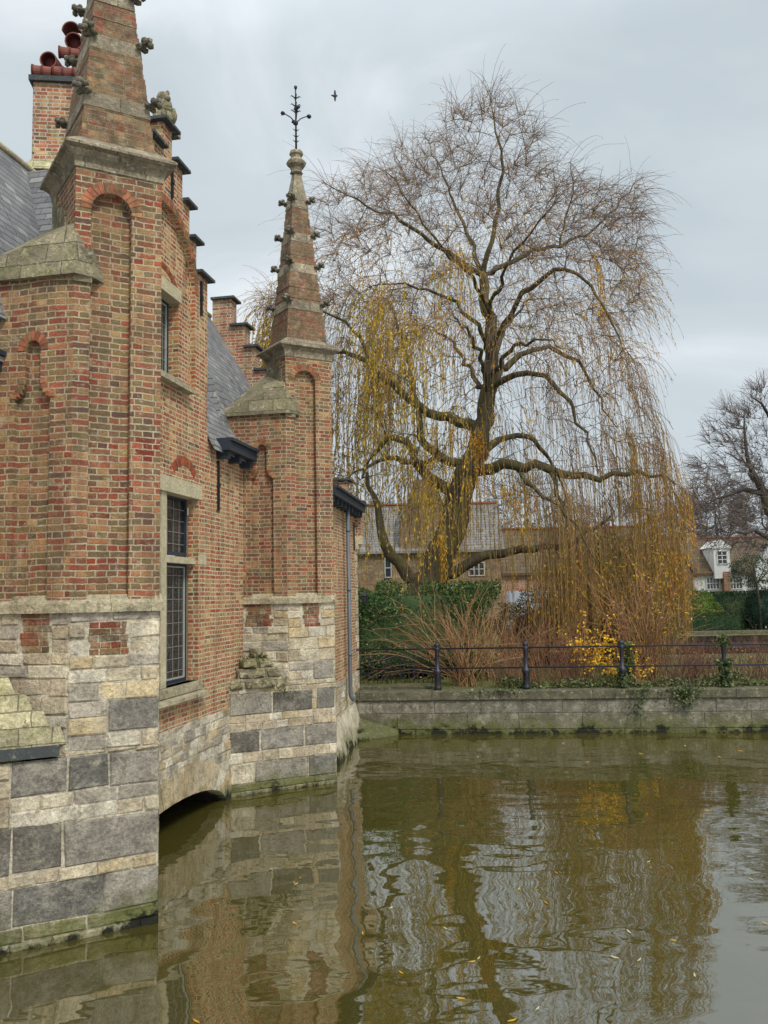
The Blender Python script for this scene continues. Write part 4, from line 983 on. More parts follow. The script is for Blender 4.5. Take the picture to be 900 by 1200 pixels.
class Skel:
    def __init__(s): s.P = []; s.r = []; s.par = []; s.lv = []
    def path(s, pts, r0, r1, par=-1, lv=0, step=.35, jit=.04, rg=rng):
        pts = np.array(pts, float)
        seg = np.linalg.norm(np.diff(pts, axis=0), axis=1); t = np.concatenate([[0], np.cumsum(seg)]); n = max(2, int(t[-1] / step) + 1)
        u = np.linspace(0, t[-1], n)
        # smooth (Catmull-like) by interpolating a denoised polyline
        Q = np.stack([np.interp(u, t, pts[:, k]) for k in range(3)], 1)
        for _ in range(2): Q[1:-1] = .5 * Q[1:-1] + .25 * (Q[:-2] + Q[2:])
        Q[1:-1] += rg.normal(0, jit, Q[1:-1].shape)
        rr = np.interp(u, np.linspace(0, t[-1], len(r0)), r0) if hasattr(r0, '__len__') else r0 + (r1 - r0) * (u / t[-1])
        last = par; start = 1 if par >= 0 else 0
        for i in range(start, n):
            s.P.append(Q[i]); s.r.append(rr[i]); s.par.append(last); s.lv.append(lv); last = len(s.P) - 1
        return last
    def nearest(s, p):
        A = np.array(s.P); d = np.linalg.norm(A - p, axis=1); return int(np.argmin(d))
    def chains(s):
        """polylines that cover the skeleton"""
        n = len(s.P); kids = [[] for _ in range(n)]
        for i, p in enumerate(s.par):
            if p >= 0: kids[p].append(i)
        out = []; stack = [(i, -1) for i in range(n) if s.par[i] < 0]
        while stack:
            i, fr = stack.pop(); ch = [fr] if fr >= 0 else []; ch.append(i)
            while kids[i]:
                ks = sorted(kids[i], key=lambda k: -s.r[k]); 
                for k in ks[1:]: stack.append((k, i))
                i = ks[0]; ch.append(i)
            if len(ch) > 1: out.append(ch)
        return out
    def mesh(s, name, mat, parent, sel=None, kmin=4, kmax=10):
        V = []; Q = []; base = 0
        for ch in s.chains():
            r = [s.r[c] for c in ch]
            if len(ch) > 1 and r[0] > r[1] * 1.3: r[0] = r[1] * 1.15
            P = np.array([[s.P[c] for c in ch]]); k = kmax if max(r) > .15 else (6 if max(r) > .04 else kmin)
            v, q = ring_tubes(P, np.array([r]), k); V.append(v); Q.append(q + base); base += len(v)
        return np_mesh(name, np.concatenate(V), np.concatenate(Q), mat, parent)
def grow(sk, att, rg, upw=.25, r_tip=.008, maxlen=3.5, kr=.014, jit=.03, lv=1):
    """join each attractor to the nearest point of the growing skeleton by an arched path"""
    A0 = np.array(sk.P); dmin = np.array([np.linalg.norm(A0 - a, axis=1).min() for a in att]); order = np.argsort(dmin)
    buf = np.zeros((len(sk.P) + len(att) * 14, 3)); n = len(sk.P); buf[:n] = A0
    for i in order:
        a = att[i]; d = np.linalg.norm(buf[:n] - a, axis=1)
        # prefer to branch off from points below the attractor
        cost = d + .35 * np.maximum(0, buf[:n, 2] - a[2]); j = int(np.argmin(cost)); L = d[j]
        if L < .25 or L > maxlen: continue
        p0 = buf[j]; mid = (p0 + a) / 2 + np.array([0, 0, upw * L]) + rg.normal(0, .10 * L, 3)
        u = np.linspace(0, 1, 7)[:, None]; Q = (1 - u) ** 2 * p0 + 2 * u * (1 - u) * mid + u ** 2 * a
        r0 = min(sk.r[j] * .7, r_tip + kr * L); k0 = len(sk.P)
        sk.path(Q, max(r0, r_tip), r_tip, par=j, lv=lv, step=.3, jit=jit, rg=rg)
        for q in sk.P[k0:]: buf[n] = q; n += 1
    return sk

# ------------------------------------------------------------ the willow
WY = 25.5
def wp(px, py, dy=0): v = at_Y(px, py, WY + dy); return (v.x, v.y, v.z)
wb_ = at_Y(500, 800, WY); willow = empty('willow_tree', (wb_.x, WY, GZ), 'huge weeping willow with a leaning trunk and yellow hanging twigs in the middle', 'tree')
sk = Skel(); rg = np.random.default_rng(11)
def limb(pts, r0, r1=None, jit=.05):
    Q = [wp(*p) for p in pts]
    par = sk.nearest(np.array(Q[0])) if sk.P else -1
    return sk.path(Q, r0, r1, par=par, jit=jit)
g0_ = wp(478, 800); 
sk.path([(g0_[0], WY, GZ - .2), wp(482, 740), wp(498, 690), wp(516, 655), wp(536, 605), wp(546, 560), wp(561, 520), wp(572, 470), wp(578, 410, .2), wp(573, 365, .3), wp(566, 322, .3)], [.72, .62, .52, .46, .42, .36, .30, .25, .21, .18, .15], 0, jit=.05)
L_LIMBS = [
 ([(566, 325, .3), (572, 295), (580, 268), (587, 235), (590, 205, -.4), (584, 170, -.4), (578, 130), (574, 108)], .12, .012),
 ([(566, 325, .3), (552, 285, 1), (540, 255, 1.5), (525, 222, 2), (512, 190, 2.2), (498, 160, 2.4)], .10, .012),
 ([(566, 325, .3), (545, 305), (520, 290, -1), (490, 272, -1.4), (460, 252, -1.6), (425, 240, -2), (380, 214, -2.2)], .12, .012),
 ([(567, 320, .3), (590, 312, 1), (615, 298, 1.5), (650, 290, 1.8), (685, 278, 2), (720, 245, 2.2), (752, 208, 2.2)], .12, .012),
 ([(577, 405, .2), (595, 372, -1), (618, 340, -1.8), (640, 318, -2.2), (662, 312, -2.6), (690, 330, -3), (712, 365, -3.4), (730, 410, -3.6)], .13, .015),
 ([(577, 420), (560, 380, -1), (530, 350, -2), (500, 335, -2.6), (460, 330, -3), (420, 345, -3.2)], .10, .012),
 ([(575, 450), (598, 424, .8), (622, 408, 1.2), (650, 405, 1.6), (680, 425, 1.8), (702, 465, 2), (722, 500, 2)], .16, .02),
 ([(575, 455), (610, 432, -1), (640, 438, -1.6), (668, 465, -2), (688, 510, -2.4), (700, 550, -2.6)], .14, .02),
 ([(566, 500), (535, 492), (510, 487), (492, 480, -.4), (470, 458, -.8), (442, 430, -1), (412, 410, -1.2), (385, 412, -1.2), (350, 430, -1.2)], .22, .03),
 ([(552, 540), (520, 545), (500, 522, .5), (492, 490, .8), (484, 455, 1), (478, 415, 1.4), (466, 380, 1.6), (455, 340, 1.8)], .19, .03),
 ([(534, 582), (512, 568), (490, 552, -.4), (480, 540, -.4), (486, 522, -.5), (472, 510, -.6), (452, 512, -.6), (436, 530, -.6), (425, 560, -.6)], .24, .05),
 ([(486, 548, -.4), (505, 540, -.8), (520, 540, -1), (512, 530, -1)], .12, .05),
 ([(480, 545, -.4), (462, 536, -1), (445, 545, -1.4), (428, 540, -1.6), (408, 560, -2)], .12, .02),
 ([(553, 555), (585, 545, -.6), (612, 543, -1), (640, 551, -1.4), (668, 560, -1.6), (695, 561, -1.8), (728, 552, -1.8), (760, 550, -2), (790, 566, -2)], .24, .03),
 ([(556, 540), (575, 522, .5), (598, 508, 1), (618, 512, 1.4), (640, 530, 2), (655, 560, 2.2), (665, 590, 2.4)], .17, .03),
 ([(640, 551, -1.4), (655, 575, -1.6), (662, 600, -2), (665, 630, -2)], .10, .02),
 ([(498, 692), (478, 672), (458, 655), (448, 630), (444, 600), (436, 578), (430, 555)], .30, .06),
 ([(508, 685), (530, 668), (560, 655), (585, 648), (610, 640), (640, 640, -.3), (668, 642), (690, 625), (720, 600)], .24, .04),
 ([(600, 545, -.6), (620, 570, -1.6), (650, 590, -2.4), (680, 620, -3), (700, 660, -3)], .10, .02),
 ([(577, 430), (585, 400, 2), (600, 370, 3.2), (620, 350, 4.2), (650, 350, 5)], .12, .015),
 ([(570, 470), (550, 430, 2), (530, 400, 3.4), (500, 380, 4.4), (470, 380, 5)], .12, .015),
 ([(572, 460), (565, 420, -2), (550, 390, -3.4), (535, 370, -4.4), (530, 365, -5)], .12, .015),
 ([(577, 440), (590, 420, -2), (612, 400, -3.2), (640, 395, -4.2), (660, 410, -5)], .12, .015),
 ([(573, 365), (585, 330, -1.5), (600, 300, -2.6), (620, 275, -3.2), (640, 250, -3.6), (660, 225, -3.6)], .09, .012),
 ([(573, 365), (560, 335, -1.5), (540, 310, -2.6), (515, 290, -3.2), (480, 235, -3.6), (450, 200, -3.6)], .09, .012),
 ([(650, 290, 1.8), (665, 260, 1.6), (672, 225, 1.4), (668, 190, 1.2)], .05, .012),
 ([(440, 430, -1), (420, 390, -.8), (395, 370, -.6), (350, 350, -.4), (310, 350, 0)], .08, .012)]
for pts, a, b in L_LIMBS: limb(pts, a * .8, b * .9)
# the outline of the crown, read off the photograph, swept into depth
OUT_T = [(300, 345), (345, 300), (372, 225), (400, 190), (450, 165), (500, 135), (545, 105), (575, 98), (610, 112), (650, 150), (690, 205), (720, 190), (760, 205), (772, 240), (770, 300), (760, 380), (765, 440), (785, 500), (800, 560)]
ox = np.array([p[0] for p in OUT_T]); oy = np.array([p[1] for p in OUT_T])
def crown_pts(n, rg, ymax=520, edge=.5):
    r = []
    while len(r) < n:
        px = rg.uniform(300, 800); top = np.interp(px, ox, oy)
        if px > 770: top = np.interp(px, ox[-5:], oy[-5:])
        py = rg.uniform(top, max(ymax, top + 1))
        u = (px - 555) / 250; v = (py - 480) / 385
        q = 1 - u * u - max(0, -v) ** 2 * .9
        dm = 5.6 * math.sqrt(max(.03, q))
        dy = dm * rg.choice([-1, 1]) * rg.uniform(0, 1) ** .6
        r.append(wp(555 + (px - 555) * .965, py + 16, dy * .85))
    return np.array(r)
att = crown_pts(1900, rg, 540)
low = np.array([wp(rg.uniform(400, 790), rg.uniform(500, 600), rg.uniform(-4.5, 4.5)) for _ in range(160)])
att = att[np.sin(att[:, 0] * 1.2 + att[:, 2] * .8) + np.sin(att[:, 1] * 1.1 + att[:, 2] * 1.3 + 2) > -1.15]
grow(sk, np.concatenate([att, low]), rg, upw=.22, r_tip=.008, kr=.012, maxlen=4)
SP = np.array(sk.P); SR = np.array(sk.r); SL = np.array(sk.lv)
# trunk and traced limbs are one part, fine branches another
sk.mesh('trunk', M_BARK, willow)
def px_of(P):
    """image position of points, used only to vary how leafy each side of this crown is"""
    X = P - np.array([0, 0, HC]); Ri = np.array(CM.to_3x3().transposed()); c = X @ Ri.T
    return 450 + F * c[:, 0] / -c[:, 2], 600 - F * c[:, 1] / -c[:, 2]
thin = np.where(SR < .03)[0]
ctr = np.array(wp(560, 420))
ZT = np.array(wp(560, 330))[2]; ZM = np.array(wp(560, 450))[2]
def twigset(M, zlo, zhi, Lf, grav, wig, K, r0, pal, up, name, leafd, leafpal, leaf, spread=.8, xlim=None, src=None, gap=True, clump=0):
    P_ = SP if src is None else src
    ii = thin if src is None else np.arange(len(src))
    ii = ii[(P_[ii, 2] > zlo) & (P_[ii, 2] < zhi)]
    if xlim is not None: ii = ii[(P_[ii, 0] > xlim[0]) & (P_[ii, 0] < xlim[1])]
    s_ = rg.choice(ii, M); p = P_[s_]
    if gap:      # the hollow in front of the trunk stays nearly free of twigs
        qx, qy = px_of(p); dropm = (np.abs(qx - 530) < 85) & (qy > 390) & (p[:, 1] < WY + 1.5) & (rg.uniform(0, 1, M) < .9); p = p[~dropm]; M = len(p)
    qx, qy = px_of(p); p = p[~((qx < 440) & (p[:, 1] < 25.2) & (qy > 300))]; M = len(p)      # the crown stays clear of the house
    if clump:      # twigs hang in bunches with gaps between them
        w = np.sin(p[:, 0] * 2.1 + .7 * p[:, 2]) + np.sin(p[:, 1] * 1.9 + 1.3) + np.sin(p[:, 0] * 4.7 + p[:, 1] * 3.1); p = p[w + rg.normal(0, .4, M) > clump]; M = len(p)
    o = p - ctr; o[:, 2] *= .3; o /= np.linalg.norm(o, axis=1, keepdims=True) + 1e-6
    d = o * .8 + rg.normal(0, spread, (M, 3)) + np.array([0, 0, up])
    L = Lf(p, M)
    S_ = strands(p, d, L, K, grav, wig, rg)
    S_[:, :, 2] = np.maximum(S_[:, :, 2], GZ + .05)
    rad = np.linspace(1, .45, K + 1)[None] * r0 * np.ones((M, 1)); V, Q = ring_tubes(S_, rad, 3)
    c = np.repeat(cols(M, pal, rg, 1), (K + 1) * 3, 0)
    nl = int(M * leafd); a = rg.integers(0, M, nl); u = rg.uniform(.1, 1, nl) * K; k = np.minimum(u.astype(int), K - 1); f = (u - k)[:, None]
    lp = S_[a, k] * (1 - f) + S_[a, k + 1] * f; ld = (S_[a, k + 1] - S_[a, k]); ld /= np.linalg.norm(ld, axis=1, keepdims=True) + 1e-9; ld = ld + rg.normal(0, .35, ld.shape) + np.array([0, 0, -.3])
    # leaves stay on in clumps: thin them out with a slow 3D pattern
    w = np.sin(lp[:, 0] * 1.3 + 1) * np.sin(lp[:, 1] * .9 + 2) * np.sin(lp[:, 2] * .8 + lp[:, 0] * .5) + rg.normal(0, .35, nl)
    keep = w > -.1; lp, ld = lp[keep], ld[keep]
    LV, LQ = leaf_quads(lp, ld, leaf[0] * rg.uniform(.7, 1.3, len(lp)), leaf[1], rg); lc = cols(len(lp), leafpal, rg, 4)
    return (V, Q, c), (LV, LQ, lc), S_
PURP = [srgb(130, 110, 96), srgb(112, 94, 82), srgb(142, 120, 94), srgb(102, 86, 78)]
OLIV = [srgb(148, 130, 72), srgb(132, 114, 64), srgb(154, 126, 76), srgb(118, 102, 64)]
ORAN = [srgb(148, 112, 74), srgb(134, 100, 70), srgb(156, 122, 72), srgb(118, 92, 70)]
YEL = [srgb(196, 162, 44), srgb(184, 148, 36), srgb(160, 142, 44), srgb(206, 160, 50), srgb(142, 130, 48)]
BRN = [srgb(150, 104, 66), srgb(170, 118, 62), srgb(134, 92, 64), srgb(182, 136, 60)]
GOLD = [srgb(214, 160, 30), srgb(200, 140, 34), srgb(186, 132, 40)]
sets = []
x = lambda px: wp(px, 450)[0]
# fine upper whips, mid-crown, then the long curtains
zz = lambda py: wp(560, py)[2]
sets.append(twigset(7200, zz(350), 99, lambda p, M: rg.uniform(.35, 1.3, M) * rg.choice([1, 1, 1, 1.6], M), .8, .20, 6, .0068, PURP, .5, 'a', 1.3, BRN, (.075, .008)))
sets.append(twigset(2600, zz(460), zz(300), lambda p, M: rg.uniform(.6, 2.2, M), 1.5, .18, 8, .0065, PURP + ORAN, .2, 'b', 9, YEL + GOLD + BRN, (.10, .012)))
hang = lambda p, M: np.minimum(rg.uniform(1.2, 5.0, M), np.maximum(p[:, 2] - 1.3, .6))
sets.append(twigset(5200, zz(625), zz(330), hang, 2.4, .19, 13, .0070, OLIV + ORAN, .1, 'c', 32, YEL, (.12, .018), xlim=(-9, x(545)), clump=-.2))
sets.append(twigset(2100, zz(610), zz(380), lambda p, M: np.minimum(rg.uniform(.8, 3.4, M), np.maximum(p[:, 2] - 1.3, .6)), 3.0, .13, 13, .0062, PURP + ORAN, .1, 'd', 9, BRN + YEL, (.10, .010), xlim=(x(560), 99), clump=.35))
# right-hand curtain that reaches down almost to the quay
TAN_ = [srgb(150, 122, 84), srgb(160, 132, 88)]
cur = []
for _ in range(1500):
    px = 572 + 226 * rg.uniform(0, 1) ** 1.0; py = rg.uniform(600, 690) if px < 625 else rg.uniform(np.interp(px, [625, 700, 770, 800], [560, 500, 470, 570]), 690); dy = rg.uniform(-3.2, 1.5)
    cur.append(wp(px, py, dy))
cur = np.array(cur)
def curL(p, M): return np.minimum(rg.uniform(2.0, 5.2, M), np.maximum(p[:, 2] - rg.uniform(1.0, 2.6, M), .5))
sets.append(twigset(2500, -9, 99, curL, 5, .09, 13, .0070, OLIV + TAN_ + ORAN, -.3, 'e', 9, BRN + YEL + GOLD, (.11, .014), spread=.25, src=cur, clump=-.1))
gc = np.array([wp(px + rg.normal(0, 6), py, dy) for px, py, dy in ((555, 500, -1.2), (565, 540, -1.5), (550, 560, -1.5), (535, 600, -1.5), (795, 575, -2), (690, 300, -2.5), (760, 600, -2.4), (785, 640, -2.2), (775, 680, -2.2), (600, 560, -2), (520, 620, -1.5)) for _ in range(7)])
mid_ = np.array([wp(rg.uniform(500, 620), rg.uniform(470, 620), rg.uniform(-2.5, 3)) for _ in range(420)])
sets.append(twigset(260, -9, 99, lambda p, M: np.minimum(rg.uniform(.6, 2.8, M), np.maximum(p[:, 2] - 1.6, .5)), 5, .1, 9, .0065, OLIV, -.2, 'g', 22, YEL + GOLD, (.10, .014), spread=.3, src=mid_, gap=False))
sets.append(twigset(170, -9, 99, lambda p, M: np.minimum(rg.uniform(.8, 2.6, M), p[:, 2] - 1.2), 5, .1, 9, .007, OLIV, -.2, 'f', 26, GOLD, (.10, .016), spread=.25, src=gc, gap=False))
def comb(parts):
    b = 0; V = []; Q = []; C_ = []
    for v, q, c in parts: V.append(v); Q.append(q + b); C_.append(c); b += len(v)
    return np.concatenate(V), np.concatenate(Q), np.concatenate(C_)
V, Q, C_ = comb([s_[0] for s_ in sets]); np_mesh('hanging_twigs', V, Q, M_TWIG, willow, C_)
V, Q, C_ = comb([s_[1] for s_ in sets]); np_mesh('leaves', V, Q, M_LEAF, willow, C_)

# ------------------------------------------------------------ bare trees on the far bank
def bare_tree(name, label, base, limbs, att, pal, seed, ntw, Lt, r_tip=.012, group=None, mat=M_BARKB, tr=.012, grav=.2, kr=.02, maxlen=5, leaf=None):
    rg2 = np.random.default_rng(seed); t = empty(name, base, label, 'tree', group); k = Skel()
    for i, (pts, a, b) in enumerate(limbs):
        Q_ = [tuple(p) for p in pts]; par = k.nearest(np.array(Q_[0])) if k.P else -1
        k.path(Q_, a, b, par=par, jit=.08, step=.5, rg=rg2)
    grow(k, att(rg2), rg2, upw=.08, r_tip=r_tip, kr=kr, maxlen=maxlen, jit=.05)
    k.mesh('trunk', mat, t)
    P_ = np.array(k.P); th_ = np.where(np.array(k.r) < r_tip * 3)[0]; s_ = rg2.choice(th_, ntw); p = P_[s_]
    c0 = P_[th_].mean(0); o = p - c0; o /= np.linalg.norm(o, axis=1, keepdims=True) + 1e-6
    S_ = strands(p, o + rg2.normal(0, .6, (ntw, 3)) + np.array([0, 0, .4]), rg2.uniform(.4, 1, ntw) * Lt, 4, grav, .25, rg2)
    V, Q = ring_tubes(S_, np.linspace(1, .5, 5)[None] * tr * np.ones((ntw, 1)), 3); np_mesh('twigs', V, Q, M_TWIG, t, cols(ntw, pal, rg2, 15))
    return t
GREY = [srgb(96, 84, 84), srgb(84, 72, 70), srgb(108, 96, 88)]
def tp(px, py, Y): v = at_Y(px, py, Y); return (v.x, v.y, v.z)
Y_ = 46
lim = [([tp(925, 745, Y_), tp(918, 680, Y_), tp(912, 620, Y_), tp(905, 575, Y_), tp(915, 530, Y_), tp(925, 490, Y_), tp(930, 450, Y_)], .5, .06),
       ([tp(912, 620, Y_), tp(895, 575, Y_), tp(878, 545, Y_ - 1), tp(868, 515, Y_ - 1), tp(872, 490, Y_ - 1)], .28, .03), ([tp(895, 580, Y_), tp(870, 572, Y_), tp(850, 580, Y_ - 1), tp(830, 590, Y_ - 1)], .16, .03),
       ([tp(905, 560, Y_), tp(930, 520, Y_ - 2), tp(960, 470, Y_ - 3)], .25, .03), ([tp(914, 640, Y_), tp(890, 622, Y_ - 2), tp(862, 625, Y_ - 3), tp(848, 640, Y_ - 3)], .18, .03), ([tp(908, 590, Y_), tp(885, 560, Y_ + 2), tp(870, 540, Y_ + 4), tp(850, 530, Y_ + 5)], .2, .03),
       ([tp(915, 500, Y_), tp(895, 480, Y_), tp(880, 465, Y_)], .15, .03)]
def att_r(r):
    o = []
    while len(o) < 560:
        px, py = r.uniform(808, 1050), r.uniform(430, 640); u = (px - 935) / 125; v = (py - 570) / 125
        if u * u + v * v < 1: o.append(tp(px, py, Y_ + r.uniform(-5, 5) * math.sqrt(max(.05, 1 - u * u - v * v))))
    return np.array(o)
bare_tree('bare_tree', 'broad dark leafless tree cut by the right edge, standing before the white house', (tp(925, 745, Y_)[0], Y_, GZ), lim, att_r, GREY, 5, 6500, 1.3, tr=.013)
for i, (px, ytop, Y2, wpx, lb) in enumerate(((838, 560, 78, 40, 'slender leafless tree above the tiled roof, right of the red gable'), (800, 585, 82, 34, 'thin leafless tree showing between the willow edge and the chimney'), (895, 575, 74, 44, 'low leafless tree behind the white stepped gable'), (618, 560, 80, 60, 'leafless tree far behind the middle of the willow'), (715, 590, 84, 55, 'leafless tree far behind the right half of the willow'), (450, 590, 85, 50, 'leafless tree far behind the slate roofed house'))):
    b_ = tp(px, 700, Y2); base = (b_[0], Y2, GZ)
    def att_s(r, px=px, ytop=ytop, Y2=Y2, wpx=wpx):
        o = []
        while len(o) < 130:
            a, c = r.uniform(-1, 1), r.uniform(-1, 1)
            if a * a + c * c < 1: o.append(tp(px + a * wpx, (ytop + 650) / 2 + c * (650 - ytop) / 2, Y2 + r.uniform(-3, 3)))
        return np.array(o)
    bare_tree('bare_tree', lb, base, [([base, tp(px, 665, Y2), tp(px + 3, 630, Y2), tp(px - 2, ytop + 25, Y2)], .3, .04)], att_s, GREY + [srgb(120, 108, 92)], 30 + i, 1300, 2.2, r_tip=.02, group='leafless trees far behind the houses', tr=.022, maxlen=7)

# ------------------------------------------------------------ shrubs
def leaf_shape(name, label, cat, c, r, n, pal, leaf, seed, box=False, group=None, core=True, shoots=0, stem=None, sq=None):
    rg2 = np.random.default_rng(seed); base = (c[0], c[1], c[2] - r[2]); t = empty(name, base, label, cat, group)
    c = np.array(c, float); r = np.array(r, float)
    q = rg2.normal(0, 1, (n, 3)); q /= np.linalg.norm(q, axis=1, keepdims=True)
    if box:
        q = rg2.uniform(-1, 1, (n, 3)); ax_ = rg2.integers(0, 3, n); sg = rg2.choice([-1, 1], n); q[np.arange(n), ax_] = sg * rg2.uniform(.9, 1.02, n)
    else:
        lump = 1 + .12 * np.sin(q[:, 0] * 5 + seed) * np.sin(q[:, 2] * 6 + 2) + .10 * np.sin(q[:, 0] * 11 + q[:, 2] * 9 + seed)
        if sq: q = np.sign(q) * np.abs(q) ** sq; q *= (1 / np.maximum(np.abs(q).max(1), .75))[:, None] * .97
        q = q * (lump * rg2.uniform(.72, 1.04, n))[:, None]
    p = c + q * r; p = p[p[:, 2] > base[2]]
    d = (p - c) / r; d = d + rg2.normal(0, .7, d.shape)
    V, Q = leaf_quads(p, d, leaf[0] * rg2.uniform(.6, 1.3, len(p)), leaf[1], rg2); C1 = cols(len(p), pal, rg2, 4, .22)
    np_mesh('foliage', V, Q, M_LEAF, t, C1)
    if core:
        m = MB()
        if box: m.hexa([(c[0] + a * r[0] * .93, c[1] + b * r[1] * .93, c[2] + e * r[2] * .93) for e in (-1, 1) for a, b in ((-1, -1), (1, -1), (1, 1), (-1, 1))], 0, pal[0][:3])
        elif sq:
            nv0 = len(m.v); m.blob(c, r, 0, pal[0][:3], .0, 3)
            for i_ in range(nv0, len(m.v)):
                u_ = (np.array(m.v[i_]) - c) / r; u_ = np.sign(u_) * np.abs(u_) ** sq; u_ *= .80 / max(np.abs(u_).max(), .75); m.v[i_] = tuple(c + u_ * r)
        else: m.blob(c, r * .68, 0, pal[0][:3], .06, 3)
        m.build('inner_core', M_TWIG, t)  # solid filler core added so the foliage is not seen through
    return t
def stems(name, label, cat, base, n, L, spread, r0, pal, seed, grav=.1, up=1.0, wig=.22, lean=(0, 0, 0), br=3, foot=.15, leaves=None, group=None, ivy=None, brl=(.2, .55)):
    rg2 = np.random.default_rng(seed); t = empty(name, base, label, cat, group)
    p = np.array(base) + rg2.normal(0, 1, (n, 3)) * np.array([foot, foot * .6, 0]); p[:, 2] = base[2] - .03
    d = rg2.normal(0, spread, (n, 3)) * np.array([1, .8, .25]) + np.array([0, 0, up]) + np.array(lean)
    S1 = strands(p, d, rg2.uniform(.55, 1.0, n) * L, 9, grav, wig, rg2)
    V1, Q1 = ring_tubes(S1, np.linspace(1, .35, 10)[None] * r0 * rg2.uniform(.6, 1.3, (n, 1)), 4); c1 = cols(n, pal, rg2, 40)
    parts = [(V1, Q1, c1)]; allS = [S1]
    if br:
        m = n * br; a = rg2.integers(0, n, m); k = rg2.integers(3, 9, m); q = S1[a, k]; dd = S1[a, k] - S1[a, k - 1]; dd /= np.linalg.norm(dd, axis=1, keepdims=True)
        S2_ = strands(q, dd + rg2.normal(0, .42, dd.shape), rg2.uniform(*brl, m) * L, 5, grav, wig * 1.3, rg2)
        V2, Q2 = ring_tubes(S2_, np.linspace(1, .4, 6)[None] * r0 * .45 * np.ones((m, 1)), 3); parts.append((V2, Q2, cols(m, pal, rg2, 18))); allS.append(S2_)
    V, Q, C1 = comb(parts); np_mesh('stems', V, Q, M_TWIG, t, C1)
    if leaves:
        nl, lpal, (ll, lw), zr_ = leaves
        S_ = allS[-1]; a = rg2.integers(0, len(S_), nl); k = rg2.integers(1, S_.shape[1], nl); q = S_[a, k] + rg2.normal(0, .03, (nl, 3)); keep = (q[:, 2] > base[2] + zr_[0]) & (q[:, 2] < base[2] + zr_[1]); q = q[keep]
        V, Q = leaf_quads(q, rg2.normal(0, 1, q.shape) + np.array([0, 0, -.5]), ll * rg2.uniform(.6, 1.3, len(q)), lw, rg2); np_mesh('leaves', V, Q, M_LEAF, t, cols(len(q), lpal, rg2, 4))
    return t
def gp(px, Y): v = at_Y(px, 700, Y); return (v.x, Y, GZ)
HG = [srgb(52, 72, 40), srgb(76, 100, 54), srgb(100, 124, 70), srgb(62, 84, 48), srgb(122, 138, 84)]
# tall dark hedge by the house
c = tp(486, 735, 23.4); leaf_shape('tall_hedge', 'tall dense dark green evergreen hedge beside the house behind the iron paling', 'hedge', (c[0], 23.9, GZ + 1.25), (1.95, 1.0, 1.22), 26000, HG, (.085, .024), 1, sq=.5)
c = tp(535, 745, 24.4); leaf_shape('evergreen_bush', 'lighter rounded evergreen bush joining the right end of the tall dark hedge', 'bush', (c[0], 24.8, GZ + 1.05), (.9, .8, 1.1), 10000, [srgb(66, 84, 40), srgb(92, 108, 54), srgb(112, 120, 66)], (.11, .022), 2)
# conifer mass behind the right curtain
c = tp(735, 700, 27.5); leaf_shape('evergreen_bush', 'big brownish evergreen bush hidden behind the willow curtain on the right', 'bush', (c[0], 27.8, GZ + 1.9), (2.0, 1.2, 2.1), 18000, [srgb(78, 76, 40), srgb(104, 92, 46), srgb(120, 92, 52), srgb(66, 70, 40)], (.13, .02), 3)
c = tp(655, 740, 27.8); leaf_shape('evergreen_bush', 'low brown and green bush in the shade behind the middle of the willow curtain', 'bush', (c[0], 27.8, GZ + 1.0), (2.2, 1.0, 1.2), 15000, [srgb(84, 76, 50), srgb(104, 88, 56), srgb(70, 72, 44)], (.12, .018), 4)
RED = [srgb(120, 82, 62), srgb(132, 92, 66), srgb(106, 70, 58), srgb(146, 108, 78)]
TAN = [srgb(150, 122, 84), srgb(136, 108, 76), srgb(122, 92, 68), srgb(160, 110, 76)]
DOG = [srgb(104, 68, 60), srgb(118, 82, 68), srgb(92, 60, 56), srgb(132, 100, 80)]
stems('arching_shrub', 'bare reddish brown shrub arching leftwards across the dark hedge', 'shrub', gp(543, 21.5), 20, 3.3, .30, .012, TAN + RED, 41, grav=.28, lean=(-.75, 0, .35), br=4)
stems('multi_stem_shrub', 'pale tan shrub with many upright stems just right of the first railing post', 'shrub', gp(545, 21.2), 34, 2.4, .34, .016, TAN, 42, grav=.02, br=4)
stems('bare_shrub', 'fine tan bare shrub behind the railing between first and second post', 'shrub', gp(585, 22.4), 70, 2.1, .34, .008, TAN, 43, br=3, foot=.4)
stems('bare_shrub', 'brownish bare shrub behind the railing right of the second post', 'shrub', gp(640, 21.8), 90, 1.9, .25, .008, RED + TAN, 44, br=3, foot=.5)
stems('red_stem_shrub', 'large fan of bare reddish stems with a few yellow leaves behind the third railing post', 'shrub', gp(748, 21.6), 54, 3.1, .26, .013, RED + TAN, 45, br=4, foot=.25, leaves=(350, YEL + GOLD, (.09, .016), (.4, 3.2)))
stems('golden_weeping_shrub', 'golden yellow weeping shrub at the right edge of the willow curtain', 'shrub', gp(764, 23.2), 46, 3.5, .13, .009, OLIV, 46, grav=.22, wig=.08, br=3, foot=.3, leaves=(2600, YEL + OLIV + OLIV, (.12, .013), (.3, 3.6)))
stems('yellow_leaf_shrub', 'small upright shrub with bright yellow leaves between second and third railing post', 'shrub', gp(694, 20.6), 15, 1.9, .07, .009, TAN, 47, br=6, brl=(.08, .22), foot=.2, leaves=(480, [srgb(226, 178, 36), srgb(232, 192, 56), srgb(210, 152, 30)], (.07, .026), (.15, 1.9)))
stems('yellow_leaf_shrub', 'sparse low shrub with a few yellow leaves at the foot of the third post', 'shrub', gp(722, 20.4), 12, 1.0, .45, .007, TAN, 48, br=4, foot=.12, leaves=(260, [srgb(222, 178, 46), srgb(210, 160, 50)], (.07, .026), (.1, 1)))
